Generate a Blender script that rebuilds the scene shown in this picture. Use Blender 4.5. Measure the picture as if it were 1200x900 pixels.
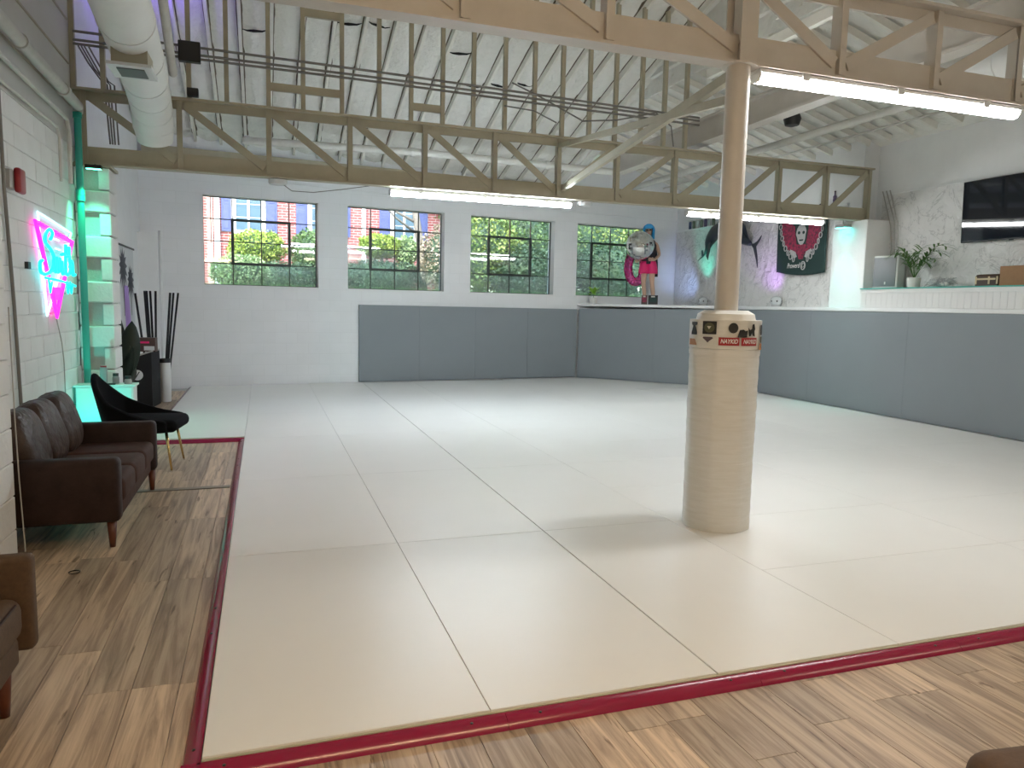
import bpy, bmesh, math, random
from mathutils import Vector, Matrix, Quaternion
random.seed(7)
R = math.radians
SC = bpy.context.scene
COL = SC.collection
for o in list(bpy.data.objects):
    bpy.data.objects.remove(o)

# ------------------------------------------------------------------ camera
def camera_setup():
    p, y, r = R(6.0479), R(18.8068), R(-1.2393)
    f = Vector((math.sin(y)*math.cos(p), math.cos(y)*math.cos(p), -math.sin(p)))
    ri = Vector((math.cos(y), -math.sin(y), 0)); d = f.cross(ri)
    c, s = math.cos(r), math.sin(r)
    right = c*ri + s*d; down = -s*ri + c*d
    m = Matrix((( right.x, -down.x, -f.x, 0), (right.y, -down.y, -f.y, 0), (right.z, -down.z, -f.z, 1.565), (0, 0, 0, 1)))
    cd = bpy.data.cameras.new('camera'); cam = bpy.data.objects.new('camera', cd); COL.objects.link(cam)
    cd.sensor_width = 36; cd.sensor_fit = 'HORIZONTAL'; cd.lens = 858.31/1200*36; cd.clip_start = .02; cd.clip_end = 300
    cam.matrix_world = m; SC.camera = cam
camera_setup()

# ------------------------------------------------------------------ world, sun, exposure
w = bpy.data.worlds.new('sky'); SC.world = w; w.use_nodes = True
nt = w.node_tree; bg = nt.nodes['Background']
sk = nt.nodes.new('ShaderNodeTexSky'); sk.sky_type = 'NISHITA'; sk.sun_disc = False
sk.sun_elevation = R(48); sk.sun_rotation = R(200); sk.air_density = 1.2; sk.dust_density = 2.0
nt.links.new(sk.outputs[0], bg.inputs[0]); bg.inputs[1].default_value = 0.55
sd = bpy.data.lights.new('sun', 'SUN'); sd.energy = 1.15; sd.angle = R(6); sd.color = (1, .95, .86)
sun = bpy.data.objects.new('sun', sd); COL.objects.link(sun)
sun.rotation_euler = Vector((.35, .62, -.95)).to_track_quat('-Z', 'Y').to_euler()
sun.location = (0, 0, 30)
vs = SC.view_settings
vs.view_transform = 'Standard'; vs.look = 'None'; vs.exposure = 1.25; vs.gamma = 1.0; vs.use_curve_mapping = False

# ------------------------------------------------------------------ materials
MATS = {}
def mat(name, col, rough=.6, metal=0, noise=None, bump=None, spec=.5, **kw):
    """noise=(scale, amount, col2[, stretch]); bump=(scale, strength[, dist])"""
    m = bpy.data.materials.new(name); m.use_nodes = True
    n = m.node_tree; b = n.nodes['Principled BSDF']
    b.inputs['Base Color'].default_value = (*col, 1); b.inputs['Roughness'].default_value = rough
    b.inputs['Metallic'].default_value = metal; b.inputs['Specular IOR Level'].default_value = spec
    for k, v in kw.items(): b.inputs[k.replace('_', ' ')].default_value = v
    tc = None
    if noise or bump:
        tc = n.nodes.new('ShaderNodeTexCoord')
    if noise:
        src = tc.outputs['Object']
        if len(noise) > 3:
            mp = n.nodes.new('ShaderNodeMapping'); mp.inputs['Scale'].default_value = noise[3]; n.links.new(src, mp.inputs[0]); src = mp.outputs[0]
        t = n.nodes.new('ShaderNodeTexNoise'); t.inputs['Scale'].default_value = noise[0]; t.inputs['Detail'].default_value = 6; t.inputs['Roughness'].default_value = .65
        n.links.new(src, t.inputs['Vector'])
        cr = n.nodes.new('ShaderNodeValToRGB'); cr.color_ramp.elements[0].position = .5-noise[1]/2; cr.color_ramp.elements[1].position = .5+noise[1]/2
        cr.color_ramp.elements[0].color = (*col, 1); cr.color_ramp.elements[1].color = (*noise[2], 1)
        n.links.new(t.outputs[0], cr.inputs[0]); n.links.new(cr.outputs[0], b.inputs['Base Color'])
    if bump:
        t = n.nodes.new('ShaderNodeTexNoise'); t.inputs['Scale'].default_value = bump[0]; t.inputs['Detail'].default_value = 5
        n.links.new(tc.outputs['Object'], t.inputs['Vector'])
        bp = n.nodes.new('ShaderNodeBump'); bp.inputs['Strength'].default_value = bump[1]; bp.inputs['Distance'].default_value = bump[2] if len(bump) > 2 else .02
        n.links.new(t.outputs[0], bp.inputs['Height']); n.links.new(bp.outputs[0], b.inputs['Normal'])
    MATS[name] = m
    return m
def emis(name, col, s):
    m = bpy.data.materials.new(name); m.use_nodes = True; b = m.node_tree.nodes['Principled BSDF']
    b.inputs['Base Color'].default_value = (*col, 1); b.inputs['Emission Color'].default_value = (*col, 1); b.inputs['Emission Strength'].default_value = s
    MATS[name] = m; return m
def glassy(name, col, alpha, rough=.03, dc=(.75, .8, .82)):
    """thin pane: transparent, tinted, with fresnel gloss"""
    m = bpy.data.materials.new(name); m.use_nodes = True; n = m.node_tree; n.nodes.clear()
    o = n.nodes.new('ShaderNodeOutputMaterial'); tr = n.nodes.new('ShaderNodeBsdfTransparent'); tr.inputs[0].default_value = (*col, 1)
    df = n.nodes.new('ShaderNodeBsdfDiffuse'); df.inputs[0].default_value = (*dc, 1)
    m1 = n.nodes.new('ShaderNodeMixShader'); m1.inputs[0].default_value = alpha
    gl = n.nodes.new('ShaderNodeBsdfGlossy'); gl.inputs['Roughness'].default_value = rough
    fr = n.nodes.new('ShaderNodeFresnel'); fr.inputs[0].default_value = 1.5
    m2 = n.nodes.new('ShaderNodeMixShader')
    n.links.new(tr.outputs[0], m1.inputs[1]); n.links.new(df.outputs[0], m1.inputs[2])
    n.links.new(fr.outputs[0], m2.inputs[0]); n.links.new(m1.outputs[0], m2.inputs[1]); n.links.new(gl.outputs[0], m2.inputs[2])
    n.links.new(m2.outputs[0], o.inputs[0]); MATS[name] = m; return m

mat('mat_vinyl', (.82, .81, .775), .36, noise=(.9, .5, (.78, .77, .73)), bump=(260, .05, .002))
mat('mat_side', (.50, .47, .38), .6)
mat('red_ramp', (.27, .008, .045), .2, bump=(160, .08, .002))
mat('white_paint', (.84, .85, .85), .62, noise=(3, .5, (.78, .79, .79)), bump=(30, .25, .01))
mat('block_paint', (.83, .83, .815), .6, noise=(2.5, .5, (.77, .77, .75)), bump=(24, .45, .012))
mat('mortar', (.52, .52, .50), .8, bump=(40, .5, .01))
mat('upper_wall', (.62, .61, .58), .7, noise=(1.5, .6, (.55, .54, .50)))
mat('grey_pad', (.245, .275, .295), .5, noise=(1.2, .6, (.225, .252, .270)), bump=(90, .08, .003))
mat('steel_tan', (.44, .40, .29), .5, noise=(5, .4, (.38, .345, .25)), bump=(60, .12, .004))
mat('steel_cream', (.57, .53, .475), .45, noise=(5, .4, (.52, .48, .425)), bump=(60, .1, .003))
mat('ceil_white', (.86, .85, .80), .8, noise=(4, .6, (.76, .75, .70)), bump=(9, .8, .05))
mat('rafter_white', (.84, .82, .75), .6, noise=(6, .5, (.74, .72, .65)))
mat('deck_wood', (.20, .165, .125), .9, noise=(3, .6, (.14, .115, .085)))  # old deck wood, set dark so the rafter gaps read as shadow lines
mat('duct_white', (.80, .80, .77), .5, noise=(3, .5, (.74, .74, .71)), bump=(20, .15, .01))
mat('pipe_white', (.66, .65, .60), .5, noise=(8, .5, (.56, .55, .50)))
mat('pipe_grey', (.42, .41, .38), .5)
mat('teal_paint', (.03, .36, .29), .4)
mat('black', (.012, .012, .013), .45)
mat('black_matte', (.008, .008, .009), .8)
mat('cable', (.20, .19, .17), .6)
mat('housing', (.62, .63, .63), .4)
emis('tube_cool', (1, 1, .99), 29)
emis('tube_far', (.80, .91, 1), 50); emis('tube_mid', (.96, 1, 1), 24); emis('tube_added_right', (1, .86, .68), 11)  # the last one belongs to an unseen, added light
emis('tube_warm', (1, .71, .41), 29)
mat('tape_white', (.74, .73, .69), .32, noise=(5, .5, (.64, .62, .56), (1, 1, 9)), bump=(30, .3, .006))
mat('sofa_brown', (.040, .017, .012), .7, spec=.25, noise=(14, .6, (.078, .037, .026)), bump=(130, .25, .003))
mat('sofa_leather', (.014, .006, .005), .55, spec=.25, noise=(9, .6, (.042, .022, .017)), bump=(45, .3, .006))
mat('cushion_brown', (.030, .015, .010), .42, spec=.35, noise=(6, .6, (.068, .042, .031)), bump=(9, .9, .03))
mat('tan_brown', (.060, .031, .014), .75, noise=(40, .6, (.105, .060, .028)), bump=(220, .3, .003))
mat('leg_wood', (.13, .035, .012), .35, noise=(9, .5, (.09, .022, .008), (1, 1, .1)))
mat('velvet_black', (.005, .005, .006), .85, spec=.12, bump=(200, .2, .002))
mat('brass', (.75, .52, .22), .25, 1)
mat('chrome', (.75, .75, .75), .18, 1)
mat('cabinet_white', (.72, .73, .72), .4)
mat('screen', (.012, .016, .024), .045, spec=.6)
mat('green_leaf', (.045, .13, .022), .5, noise=(6, .6, (.085, .19, .035)))
mat('dark_leaf', (.005, .016, .007), .45)
mat('lime_leaf', (.25, .48, .05), .5)
mat('pot_white', (.75, .74, .70), .4)
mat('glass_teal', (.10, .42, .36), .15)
mat('cardboard', (.36, .205, .105), .8, noise=(12, .5, (.31, .175, .09)))
mat('chest_wood', (.06, .028, .014), .5)
mat('chest_strap', (.62, .50, .30), .4)
mat('speaker_grey', (.26, .275, .29), .6, bump=(400, .4, .002))
mat('speaker_white', (.66, .68, .66), .5)
mat('alarm_red', (.30, .008, .012), .35)
mat('flag_cloth', (.018, .045, .042), .8)
mat('flag_red', (.42, .03, .09), .8, noise=(22, .25, (.10, .03, .05)))
mat('flag_grey', (.52, .52, .52), .8, noise=(40, .5, (.38, .38, .38)))
mat('skin', (.60, .39, .28), .55)
mat('wig_blue', (.03, .35, .72), .5, bump=(60, .5, .01))
mat('hot_pink', (.75, .02, .16), .6)
mat('black_cloth', (.012, .012, .018), .7, noise=(30, .3, (.03, .025, .035)))
mat('mirror', (.85, .85, .83), .08, 1)
mat('marlin', (.025, .032, .045), .35)
mat('marlin_belly', (.32, .34, .37), .4)
mat('dome_clear', (.62, .65, .66), .12, spec=.7)
mat('dome_base', (.5, .5, .5), .4)
mat('sticker_red', (.34, .015, .02), .4)
mat('sticker_black', (.015, .014, .013), .4)
mat('sticker_olive', (.09, .09, .05), .4)
mat('sticker_cream', (.62, .60, .52), .5)
mat('sticker_orange', (.38, .17, .07), .5)
mat('sticker_mauve', (.10, .07, .08), .5)
mat('white_print', (.78, .76, .74), .5)
mat('lumber', (.09, .05, .04), .5)
mat('strip_dark', (.10, .085, .062), .5)
mat('strip_top', (.26, .23, .18), .5)
mat('steel_frame', (.030, .040, .036), .5)
mat('beadboard', (.74, .745, .73), .5)
mat('poster_white', (.66, .68, .69), .6)
mat('poster_grey', (.09, .10, .12), .6)
mat('poster_purple', (.50, .30, .75), .6)
mat('grass_ground', (.10, .17, .05), .9, noise=(3, .6, (.16, .24, .08)))
mat('grass_blade', (.16, .34, .07), .7)
mat('pink_panel', (.80, .47, .40), .7)
mat('trim_white', (.80, .80, .82), .5)
mat('shutter_navy', (.085, .105, .27), .5)
mat('far_glass', (.10, .17, .22), .08, spec=.8)
mat('roof_dark', (.09, .08, .08), .8)
mat('bark', (.16, .13, .10), .9, noise=(20, .6, (.30, .27, .23)))
mat('can_blue', (.035, .06, .14), .3)
mat('can_green', (.12, .16, .11), .3)
mat('can_silver', (.45, .46, .46), .3)
mat('can_violet', (.10, .07, .15), .3)
mat('jar', (.30, .30, .30), .25)
mat('vent_grey', (.12, .13, .13), .6)
mat('cane_black', (.010, .010, .012), .5)
glassy('pane', (.97, 1, 1), .035)
glassy('pane_hazy', (.84, .95, .96), .16)
glassy('pink_film', (1, .40, .72), .30, .05, (.85, .10, .45))

def leafmat(name, a, b):
    m = bpy.data.materials.new(name); m.use_nodes = True; n = m.node_tree; p = n.nodes['Principled BSDF']
    tc = n.nodes.new('ShaderNodeTexCoord'); t = n.nodes.new('ShaderNodeTexNoise'); t.inputs['Scale'].default_value = 5; t.inputs['Detail'].default_value = 4
    cr = n.nodes.new('ShaderNodeValToRGB'); cr.color_ramp.elements[0].position = .38; cr.color_ramp.elements[1].position = .62
    cr.color_ramp.elements[0].color = (*a, 1); cr.color_ramp.elements[1].color = (*b, 1)
    n.links.new(tc.outputs['Object'], t.inputs['Vector']); n.links.new(t.outputs[0], cr.inputs[0]); n.links.new(cr.outputs[0], p.inputs['Base Color'])
    p.inputs['Roughness'].default_value = .6; MATS[name] = m
leafmat('leaf_lime', (.22, .34, .05), (.42, .50, .10))
leafmat('leaf_pale', (.20, .33, .12), (.42, .52, .26))
leafmat('leaf_mid', (.07, .15, .05), (.17, .27, .08))
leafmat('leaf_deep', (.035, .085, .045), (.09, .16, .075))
leafmat('leaf_tree', (.11, .21, .05), (.34, .41, .10))
leafmat('leaf_dry', (.28, .22, .15), (.48, .42, .30))

def wood_mat():
    m = bpy.data.materials.new('plank'); m.use_nodes = True; n = m.node_tree; b = n.nodes['Principled BSDF']; L = n.links.new
    tc = n.nodes.new('ShaderNodeTexCoord'); oi = n.nodes.new('ShaderNodeObjectInfo')
    ad = n.nodes.new('ShaderNodeVectorMath'); ad.operation = 'ADD'
    ml = n.nodes.new('ShaderNodeVectorMath'); ml.operation = 'SCALE'; ml.inputs[0].default_value = (37, 91, 13); L(oi.outputs['Random'], ml.inputs['Scale'])
    L(tc.outputs['Object'], ad.inputs[0]); L(ml.outputs[0], ad.inputs[1])
    mp = n.nodes.new('ShaderNodeMapping'); mp.inputs['Scale'].default_value = (15, .75, 1); L(ad.outputs[0], mp.inputs[0])
    t = n.nodes.new('ShaderNodeTexNoise'); t.inputs['Scale'].default_value = 1.6; t.inputs['Detail'].default_value = 8; t.inputs['Roughness'].default_value = .62; t.inputs['Distortion'].default_value = .9
    L(mp.outputs[0], t.inputs['Vector'])
    cr = n.nodes.new('ShaderNodeValToRGB'); e = cr.color_ramp.elements
    e[0].position = .28; e[0].color = (.21, .145, .095, 1); e[1].position = .66; e[1].color = (.66, .51, .35, 1)
    k = e.new(.44); k.color = (.40, .285, .185, 1); k = e.new(.53); k.color = (.54, .40, .265, 1)
    L(t.outputs[0], cr.inputs[0])
    hs = n.nodes.new('ShaderNodeHueSaturation'); mr = n.nodes.new('ShaderNodeMapRange'); mr.inputs[3].default_value = .68; mr.inputs[4].default_value = 1.22
    L(oi.outputs['Random'], mr.inputs[0]); L(mr.outputs[0], hs.inputs['Value']); hs.inputs['Saturation'].default_value = .95; L(cr.outputs[0], hs.inputs['Color'])
    mp2 = n.nodes.new('ShaderNodeMapping'); mp2.inputs['Scale'].default_value = (11, 1.3, 1); L(ad.outputs[0], mp2.inputs[0])
    t2 = n.nodes.new('ShaderNodeTexNoise'); t2.inputs['Scale'].default_value = 1.1; t2.inputs['Detail'].default_value = 5; t2.inputs['Distortion'].default_value = 2.2; L(mp2.outputs[0], t2.inputs['Vector'])
    c2 = n.nodes.new('ShaderNodeValToRGB'); c2.color_ramp.elements[0].position = .64; c2.color_ramp.elements[0].color = (1, 1, 1, 1); c2.color_ramp.elements[1].position = .70; c2.color_ramp.elements[1].color = (.42, .36, .32, 1); L(t2.outputs[0], c2.inputs[0])
    mx = n.nodes.new('ShaderNodeMix'); mx.data_type = 'RGBA'; mx.blend_type = 'MULTIPLY'; mx.inputs['Factor'].default_value = 1; L(hs.outputs[0], mx.inputs[6]); L(c2.outputs[0], mx.inputs[7])
    L(mx.outputs[2], b.inputs['Base Color']); b.inputs['Roughness'].default_value = .42
    bp = n.nodes.new('ShaderNodeBump'); bp.inputs['Strength'].default_value = .12; bp.inputs['Distance'].default_value = .004; L(t.outputs[0], bp.inputs['Height']); L(bp.outputs[0], b.inputs['Normal'])
    MATS['plank'] = m
wood_mat()
def stone_mat():
    m = bpy.data.materials.new('stone'); m.use_nodes = True; n = m.node_tree; b = n.nodes['Principled BSDF']; L = n.links.new
    tc = n.nodes.new('ShaderNodeTexCoord')
    t = n.nodes.new('ShaderNodeTexNoise'); t.inputs['Scale'].default_value = 1.5; t.inputs['Detail'].default_value = 7; t.inputs['Roughness'].default_value = .6; t.inputs['Distortion'].default_value = 1.6
    L(tc.outputs['Object'], t.inputs['Vector'])
    ab = n.nodes.new('ShaderNodeMath'); ab.operation = 'SUBTRACT'; ab.inputs[1].default_value = .5; L(t.outputs[0], ab.inputs[0])
    a2 = n.nodes.new('ShaderNodeMath'); a2.operation = 'ABSOLUTE'; L(ab.outputs[0], a2.inputs[0])
    cr = n.nodes.new('ShaderNodeValToRGB'); e = cr.color_ramp.elements
    e[0].position = 0; e[0].color = (.50, .50, .49, 1); e[1].position = .014; e[1].color = (.72, .715, .70, 1); k = e.new(.2); k.color = (.76, .755, .74, 1)
    L(a2.outputs[0], cr.inputs[0]); L(cr.outputs[0], b.inputs['Base Color']); b.inputs['Roughness'].default_value = .55
    t2 = n.nodes.new('ShaderNodeTexNoise'); t2.inputs['Scale'].default_value = 5; t2.inputs['Detail'].default_value = 9; t2.inputs['Distortion'].default_value = 1.2; L(tc.outputs['Object'], t2.inputs['Vector'])
    bp = n.nodes.new('ShaderNodeBump'); bp.inputs['Strength'].default_value = .8; bp.inputs['Distance'].default_value = .08; L(t2.outputs[0], bp.inputs['Height']); L(bp.outputs[0], b.inputs['Normal'])
    MATS['stone'] = m
stone_mat()
def brick_mat(name, c1, c2, mo, scale, bw, rh, ms, bump, rough=.8, swap=True, nzf=.35):
    m = bpy.data.materials.new(name); m.use_nodes = True; n = m.node_tree; b = n.nodes['Principled BSDF']; L = n.links.new
    tc = n.nodes.new('ShaderNodeTexCoord'); mp = n.nodes.new('ShaderNodeMapping')
    if swap: mp.inputs['Rotation'].default_value = (R(-90), 0, 0)
    L(tc.outputs['Object'], mp.inputs[0])
    t = n.nodes.new('ShaderNodeTexBrick'); t.inputs['Scale'].default_value = scale; t.inputs['Brick Width'].default_value = bw; t.inputs['Row Height'].default_value = rh; t.inputs['Mortar Size'].default_value = ms
    t.inputs['Color1'].default_value = (*c1, 1); t.inputs['Color2'].default_value = (*c2, 1); t.inputs['Mortar'].default_value = (*mo, 1); t.inputs['Mortar Smooth'].default_value = .4
    L(mp.outputs[0], t.inputs['Vector'])
    nz = n.nodes.new('ShaderNodeTexNoise'); nz.inputs['Scale'].default_value = 2.2; nz.inputs['Detail'].default_value = 6; L(tc.outputs['Object'], nz.inputs['Vector'])
    mx = n.nodes.new('ShaderNodeMix'); mx.data_type = 'RGBA'; mx.blend_type = 'MULTIPLY'; mx.inputs['Factor'].default_value = nzf
    L(t.outputs['Color'], mx.inputs[6]); L(nz.outputs[0], mx.inputs[7]); L(mx.outputs[2], b.inputs['Base Color'])
    bp = n.nodes.new('ShaderNodeBump'); bp.inputs['Strength'].default_value = bump; bp.inputs['Distance'].default_value = .01; bp.invert = True
    L(t.outputs['Fac'], bp.inputs['Height']); L(bp.outputs[0], b.inputs['Normal']); b.inputs['Roughness'].default_value = rough; MATS[name] = m
brick_mat('red_brick', (.46, .115, .105), (.38, .09, .085), (.60, .50, .47), 1, .22, .075, .010, .3)
brick_mat('block_wall', (.87, .88, .885), (.85, .86, .865), (.82, .83, .83), 1, .40, .20, .005, .22, .6, True, .10)

# ------------------------------------------------------------------ mesh helpers
class MB:
    def __init__(s): s.v = []; s.f = []
    def add(s, vs, fs):
        o = len(s.v); s.v += [tuple(v) for v in vs]; s.f += [tuple(i+o for i in f) for f in fs]; return s
    def box(s, c, d, rot=None):
        c = Vector(c); vs = []
        for x in (-.5, .5):
            for y in (-.5, .5):
                for z in (-.5, .5):
                    p = Vector((x*d[0], y*d[1], z*d[2]))
                    if rot is not None: p = rot @ p
                    vs.append(p+c)
        return s.add(vs, [(0, 1, 3, 2), (4, 6, 7, 5), (0, 4, 5, 1), (2, 3, 7, 6), (0, 2, 6, 4), (1, 5, 7, 3)])
    def bb(s, a, b): return s.box([(a[i]+b[i])/2 for i in range(3)], [abs(b[i]-a[i]) for i in range(3)])
    def bar(s, p0, p1, w, h, up=(0, 0, 1)):
        p0, p1 = Vector(p0), Vector(p1); d = (p1-p0); L = d.length; d.normalize()
        u = Vector(up); x = d.cross(u)
        if x.length < 1e-4: x = d.cross(Vector((1, 0, 0)))
        x.normalize(); z = x.cross(d)
        rot = Matrix((x, d, z)).transposed()
        return s.box((p0+p1)/2, (w, L, h), rot)
    def tube(s, pts, r, n=8, closed=False, cap=True):
        pts = [Vector(p) for p in pts]; N = len(pts)
        rs = r if isinstance(r, (list, tuple)) else [r]*N
        def tan(i):
            if closed: return (pts[(i+1) % N]-pts[i-1]).normalized()
            a = pts[max(i-1, 0)]; b = pts[min(i+1, N-1)]; return (b-a).normalized()
        t = tan(0); u = t.orthogonal().normalized(); vs = []
        for i in range(N):
            t2 = tan(i); q = t.rotation_difference(t2); u = (q @ u).normalized(); t = t2; b = t.cross(u)
            for k in range(n):
                a = 2*math.pi*k/n; vs.append(pts[i]+(u*math.cos(a)+b*math.sin(a))*rs[i])
        fs = []
        for i in range(N if closed else N-1):
            j = (i+1) % N
            for k in range(n): fs.append((i*n+k, i*n+(k+1) % n, j*n+(k+1) % n, j*n+k))
        if cap and not closed: fs += [tuple(range(n))[::-1], tuple((N-1)*n+k for k in range(n))]
        return s.add(vs, fs)
    def lathe(s, prof, c=(0, 0, 0), n=20, sx=1, sy=1, cap=True):
        vs = []
        for r, z in prof:
            for k in range(n):
                a = 2*math.pi*k/n; vs.append((c[0]+r*sx*math.cos(a), c[1]+r*sy*math.sin(a), c[2]+z))
        fs = []
        for i in range(len(prof)-1):
            for k in range(n): fs.append((i*n+k, i*n+(k+1) % n, (i+1)*n+(k+1) % n, (i+1)*n+k))
        if cap: fs += [tuple(range(n))[::-1], tuple((len(prof)-1)*n+k for k in range(n))]
        return s.add(vs, fs)
    def prism(s, poly, axis, a, b):
        """poly: 2D points; axis 'x': (y,z) poly extruded a..b in x, etc."""
        def P(p, t): return {'x': (t, p[0], p[1]), 'y': (p[0], t, p[1]), 'z': (p[0], p[1], t)}[axis]
        n = len(poly); vs = [P(p, a) for p in poly]+[P(p, b) for p in poly]
        fs = [tuple(range(n))[::-1], tuple(range(n, 2*n))]+[(i, (i+1) % n, n+(i+1) % n, n+i) for i in range(n)]
        return s.add(vs, fs)
    def pillow(s, c, d, e=.45, n=24, m=14, rot=None, wob=0):
        c = Vector(c); vs = []
        def sp(x, p): return math.copysign(abs(x)**p, x)
        for i in range(m+1):
            ph = -math.pi/2+math.pi*i/m
            for k in range(n):
                th = 2*math.pi*k/n
                p = Vector((sp(math.cos(ph), e)*sp(math.cos(th), e)*d[0]/2, sp(math.cos(ph), e)*sp(math.sin(th), e)*d[1]/2, sp(math.sin(ph), .8)*d[2]/2))
                if wob: p *= 1+wob*math.sin(5*th+3*ph)*math.cos(3*ph+1)
                if rot is not None: p = rot @ p
                vs.append(p+c)
        fs = []
        for i in range(m):
            for k in range(n): fs.append((i*n+k, i*n+(k+1) % n, (i+1)*n+(k+1) % n, (i+1)*n+k))
        return s.add(vs, fs)
    def mesh(s, name):
        me = bpy.data.meshes.new(name); me.from_pydata(s.v, [], s.f); me.update()
        bm = bmesh.new(); bm.from_mesh(me); bmesh.ops.recalc_face_normals(bm, faces=bm.faces); bm.to_mesh(me); bm.free(); return me
    def build(s, name, m, parent=None, smooth=False, bevel=0, seg=2, loc=None):
        me = s.mesh(name)
        if bevel:
            bm = bmesh.new(); bm.from_mesh(me)
            bmesh.ops.bevel(bm, geom=bm.edges[:], offset=bevel, segments=seg, profile=.5, affect='EDGES', clamp_overlap=True); bm.to_mesh(me); bm.free()
        me.materials.append(MATS[m])
        if smooth:
            for p in me.polygons: p.use_smooth = True
            if smooth == 'auto': me.set_sharp_from_angle(angle=R(40))
        return link(name, me, parent, loc)
def link(name, me, parent=None, loc=None, rot=None):
    o = bpy.data.objects.new(name, me); COL.objects.link(o)
    if parent is not None: o.parent = parent
    if loc is not None: o.location = loc
    if rot is not None: o.rotation_euler = rot
    return o
def thing(name, label, cat, group=None, loc=(0, 0, 0), rotz=0):
    o = bpy.data.objects.new(name, None); COL.objects.link(o); o.empty_display_size = .1
    o.location = loc; o.rotation_euler = (0, 0, rotz); return tag(o, label, cat, group)
def tag(o, label, cat, group=None):
    o['label'] = label; o['category'] = cat
    if group: o['group'] = group
    return o
def struct(o, label=None):
    o['kind'] = 'structure'
    if label: o['label'] = label
    return o
def sempty(name, label=None, loc=(0, 0, 0), rotz=0):
    o = bpy.data.objects.new(name, None); COL.objects.link(o); o.location = loc; o.rotation_euler = (0, 0, rotz); return struct(o, label)
def text_part(s, name, size, m, parent, origin, xdir, zdir, shear=0, off=.0015, width=None):
    cu = bpy.data.curves.new(name, 'FONT'); cu.body = s; cu.size = size; cu.extrude = off; cu.shear = shear; cu.align_x = 'CENTER'; cu.align_y = 'CENTER'
    t = bpy.data.objects.new(name, cu); me = bpy.data.meshes.new_from_object(t); bpy.data.objects.remove(t)
    xd = Vector(xdir).normalized(); zd = Vector(zdir).normalized(); nd = xd.cross(zd)
    M = Matrix((xd, zd, nd)).transposed()
    if width:
        ws = max(v.co.x for v in me.vertices)-min(v.co.x for v in me.vertices); k = width/ws
        for v in me.vertices: v.co.x *= k
    for v in me.vertices: v.co = M @ v.co+Vector(origin)
    me.materials.append(MATS[m]); return link(name, me, parent)
def rbox(a, b, name, m, parent, bevel=.03, seg=3):
    return MB().bb(a, b).build(name, m, parent, True, bevel, seg)
def arc(c, r, a0, a1, n, plane='xz'):
    out = []
    for i in range(n+1):
        a = R(a0+(a1-a0)*i/n); p, q = r*math.cos(a), r*math.sin(a)
        out.append({'xz': (c[0]+p, c[1], c[2]+q), 'yz': (c[0], c[1]+p, c[2]+q), 'xy': (c[0]+p, c[1]+q, c[2])}[plane])
    return out

# ------------------------------------------------------------------ room constants
XL, XR = -1.95, 9.10            # left wall face, right upper wall face
TH = math.atan(.11); Y0 = 14.12  # back wall: Y = 14.12 + .11 X
def YB(x): return Y0+.11*x
MZ = .05                        # mat top
HR = lambda y: 4.2+.3*(14.4-y) if y > 8.5 else 5.97   # main roof underside
HX = lambda x: 4.22+.3*(9.1-x)                        # right roof underside

# floor slab and planks
fl = struct(MB().bb((XL-.2, -3.2, -.12), (XR+.2, 15.4, -.008)).build('floor', 'mortar'), 'light brown wood plank floor around the white mats')
PW, PL = .178, 1.22
pm = MB().box((0, 0, -.004), (PW-.0025, PL-.0025, .008)).mesh('plank'); pm.materials.append(MATS['plank'])
def plank_run(x0, x1, y0, y1):
    n = 0; x = x0+PW/2
    while x < x1:
        y = y0-random.random()*PL+PL/2
        while y < y1+PL/2:
            o = link('plank', pm, fl, (x, y, 0)); o.rotation_euler[2] = math.pi*random.randint(0, 1); y += PL; n += 1
        x += PW
    return n
plank_run(XL+.005, -.25, .9, 13.3)
plank_run(-.164, 4.6, .6, 2.46)
MB().bb((XL, 6.465, 0), (-.285, 6.53, .006)).build('transition_strip', 'strip_top', fl)
MB().bb((XL, 6.457, 0), (-.285, 6.466, .004)).build('strip_edge', 'strip_dark', fl)
MB().bb((XL, 6.529, 0), (-.285, 6.537, .004)).build('strip_edge', 'strip_dark', fl)

# ------------------------------------------------------------------ back wall with four window openings
wz0, wz1 = 1.835, 3.385
OP = [(-.972, .992), (1.542, 3.468), (4.032, 5.958), (6.515, 8.44)]
b = MB(); u0, u1 = -2.1, 9.35
b.bb((u0, 0, 0), (u1, .28, wz0)); b.bb((u0, 0, wz1), (u1, .28, 4.75))
us = [u0]+[q for o in OP for q in o]+[u1]
for i in range(0, len(us), 2): b.bb((us[i], 0, wz0), (us[i+1], .28, wz1))
wb = struct(b.build('wall_back', 'block_wall'), 'white painted block wall with four steel windows')
wb.location = (0, Y0, 0); wb.rotation_euler = (0, 0, TH)
# hairline conduit above the windows
MB().tube([(-1.9, -.012, 3.78), (-.5, -.012, 3.70), (2, -.012, 3.66), (7.9, -.012, 3.60)], .008, 6).build('conduit', 'white_paint', wb)
MB().bb((-2.08, -.30, 0), (-1.70, 0, 2.66)).build('pipe_chase', 'white_paint', wb)
MB().tube([(-1.66, -.20, 0), (-1.66, -.20, 2.7)], .022, 8).build('pipe', 'white_paint', wb, True)
MB().bb((-1.9, -.10, 3.86), (6.6, 0, 4.12)).build('ledger_beam', 'steel_tan', wb)

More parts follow.
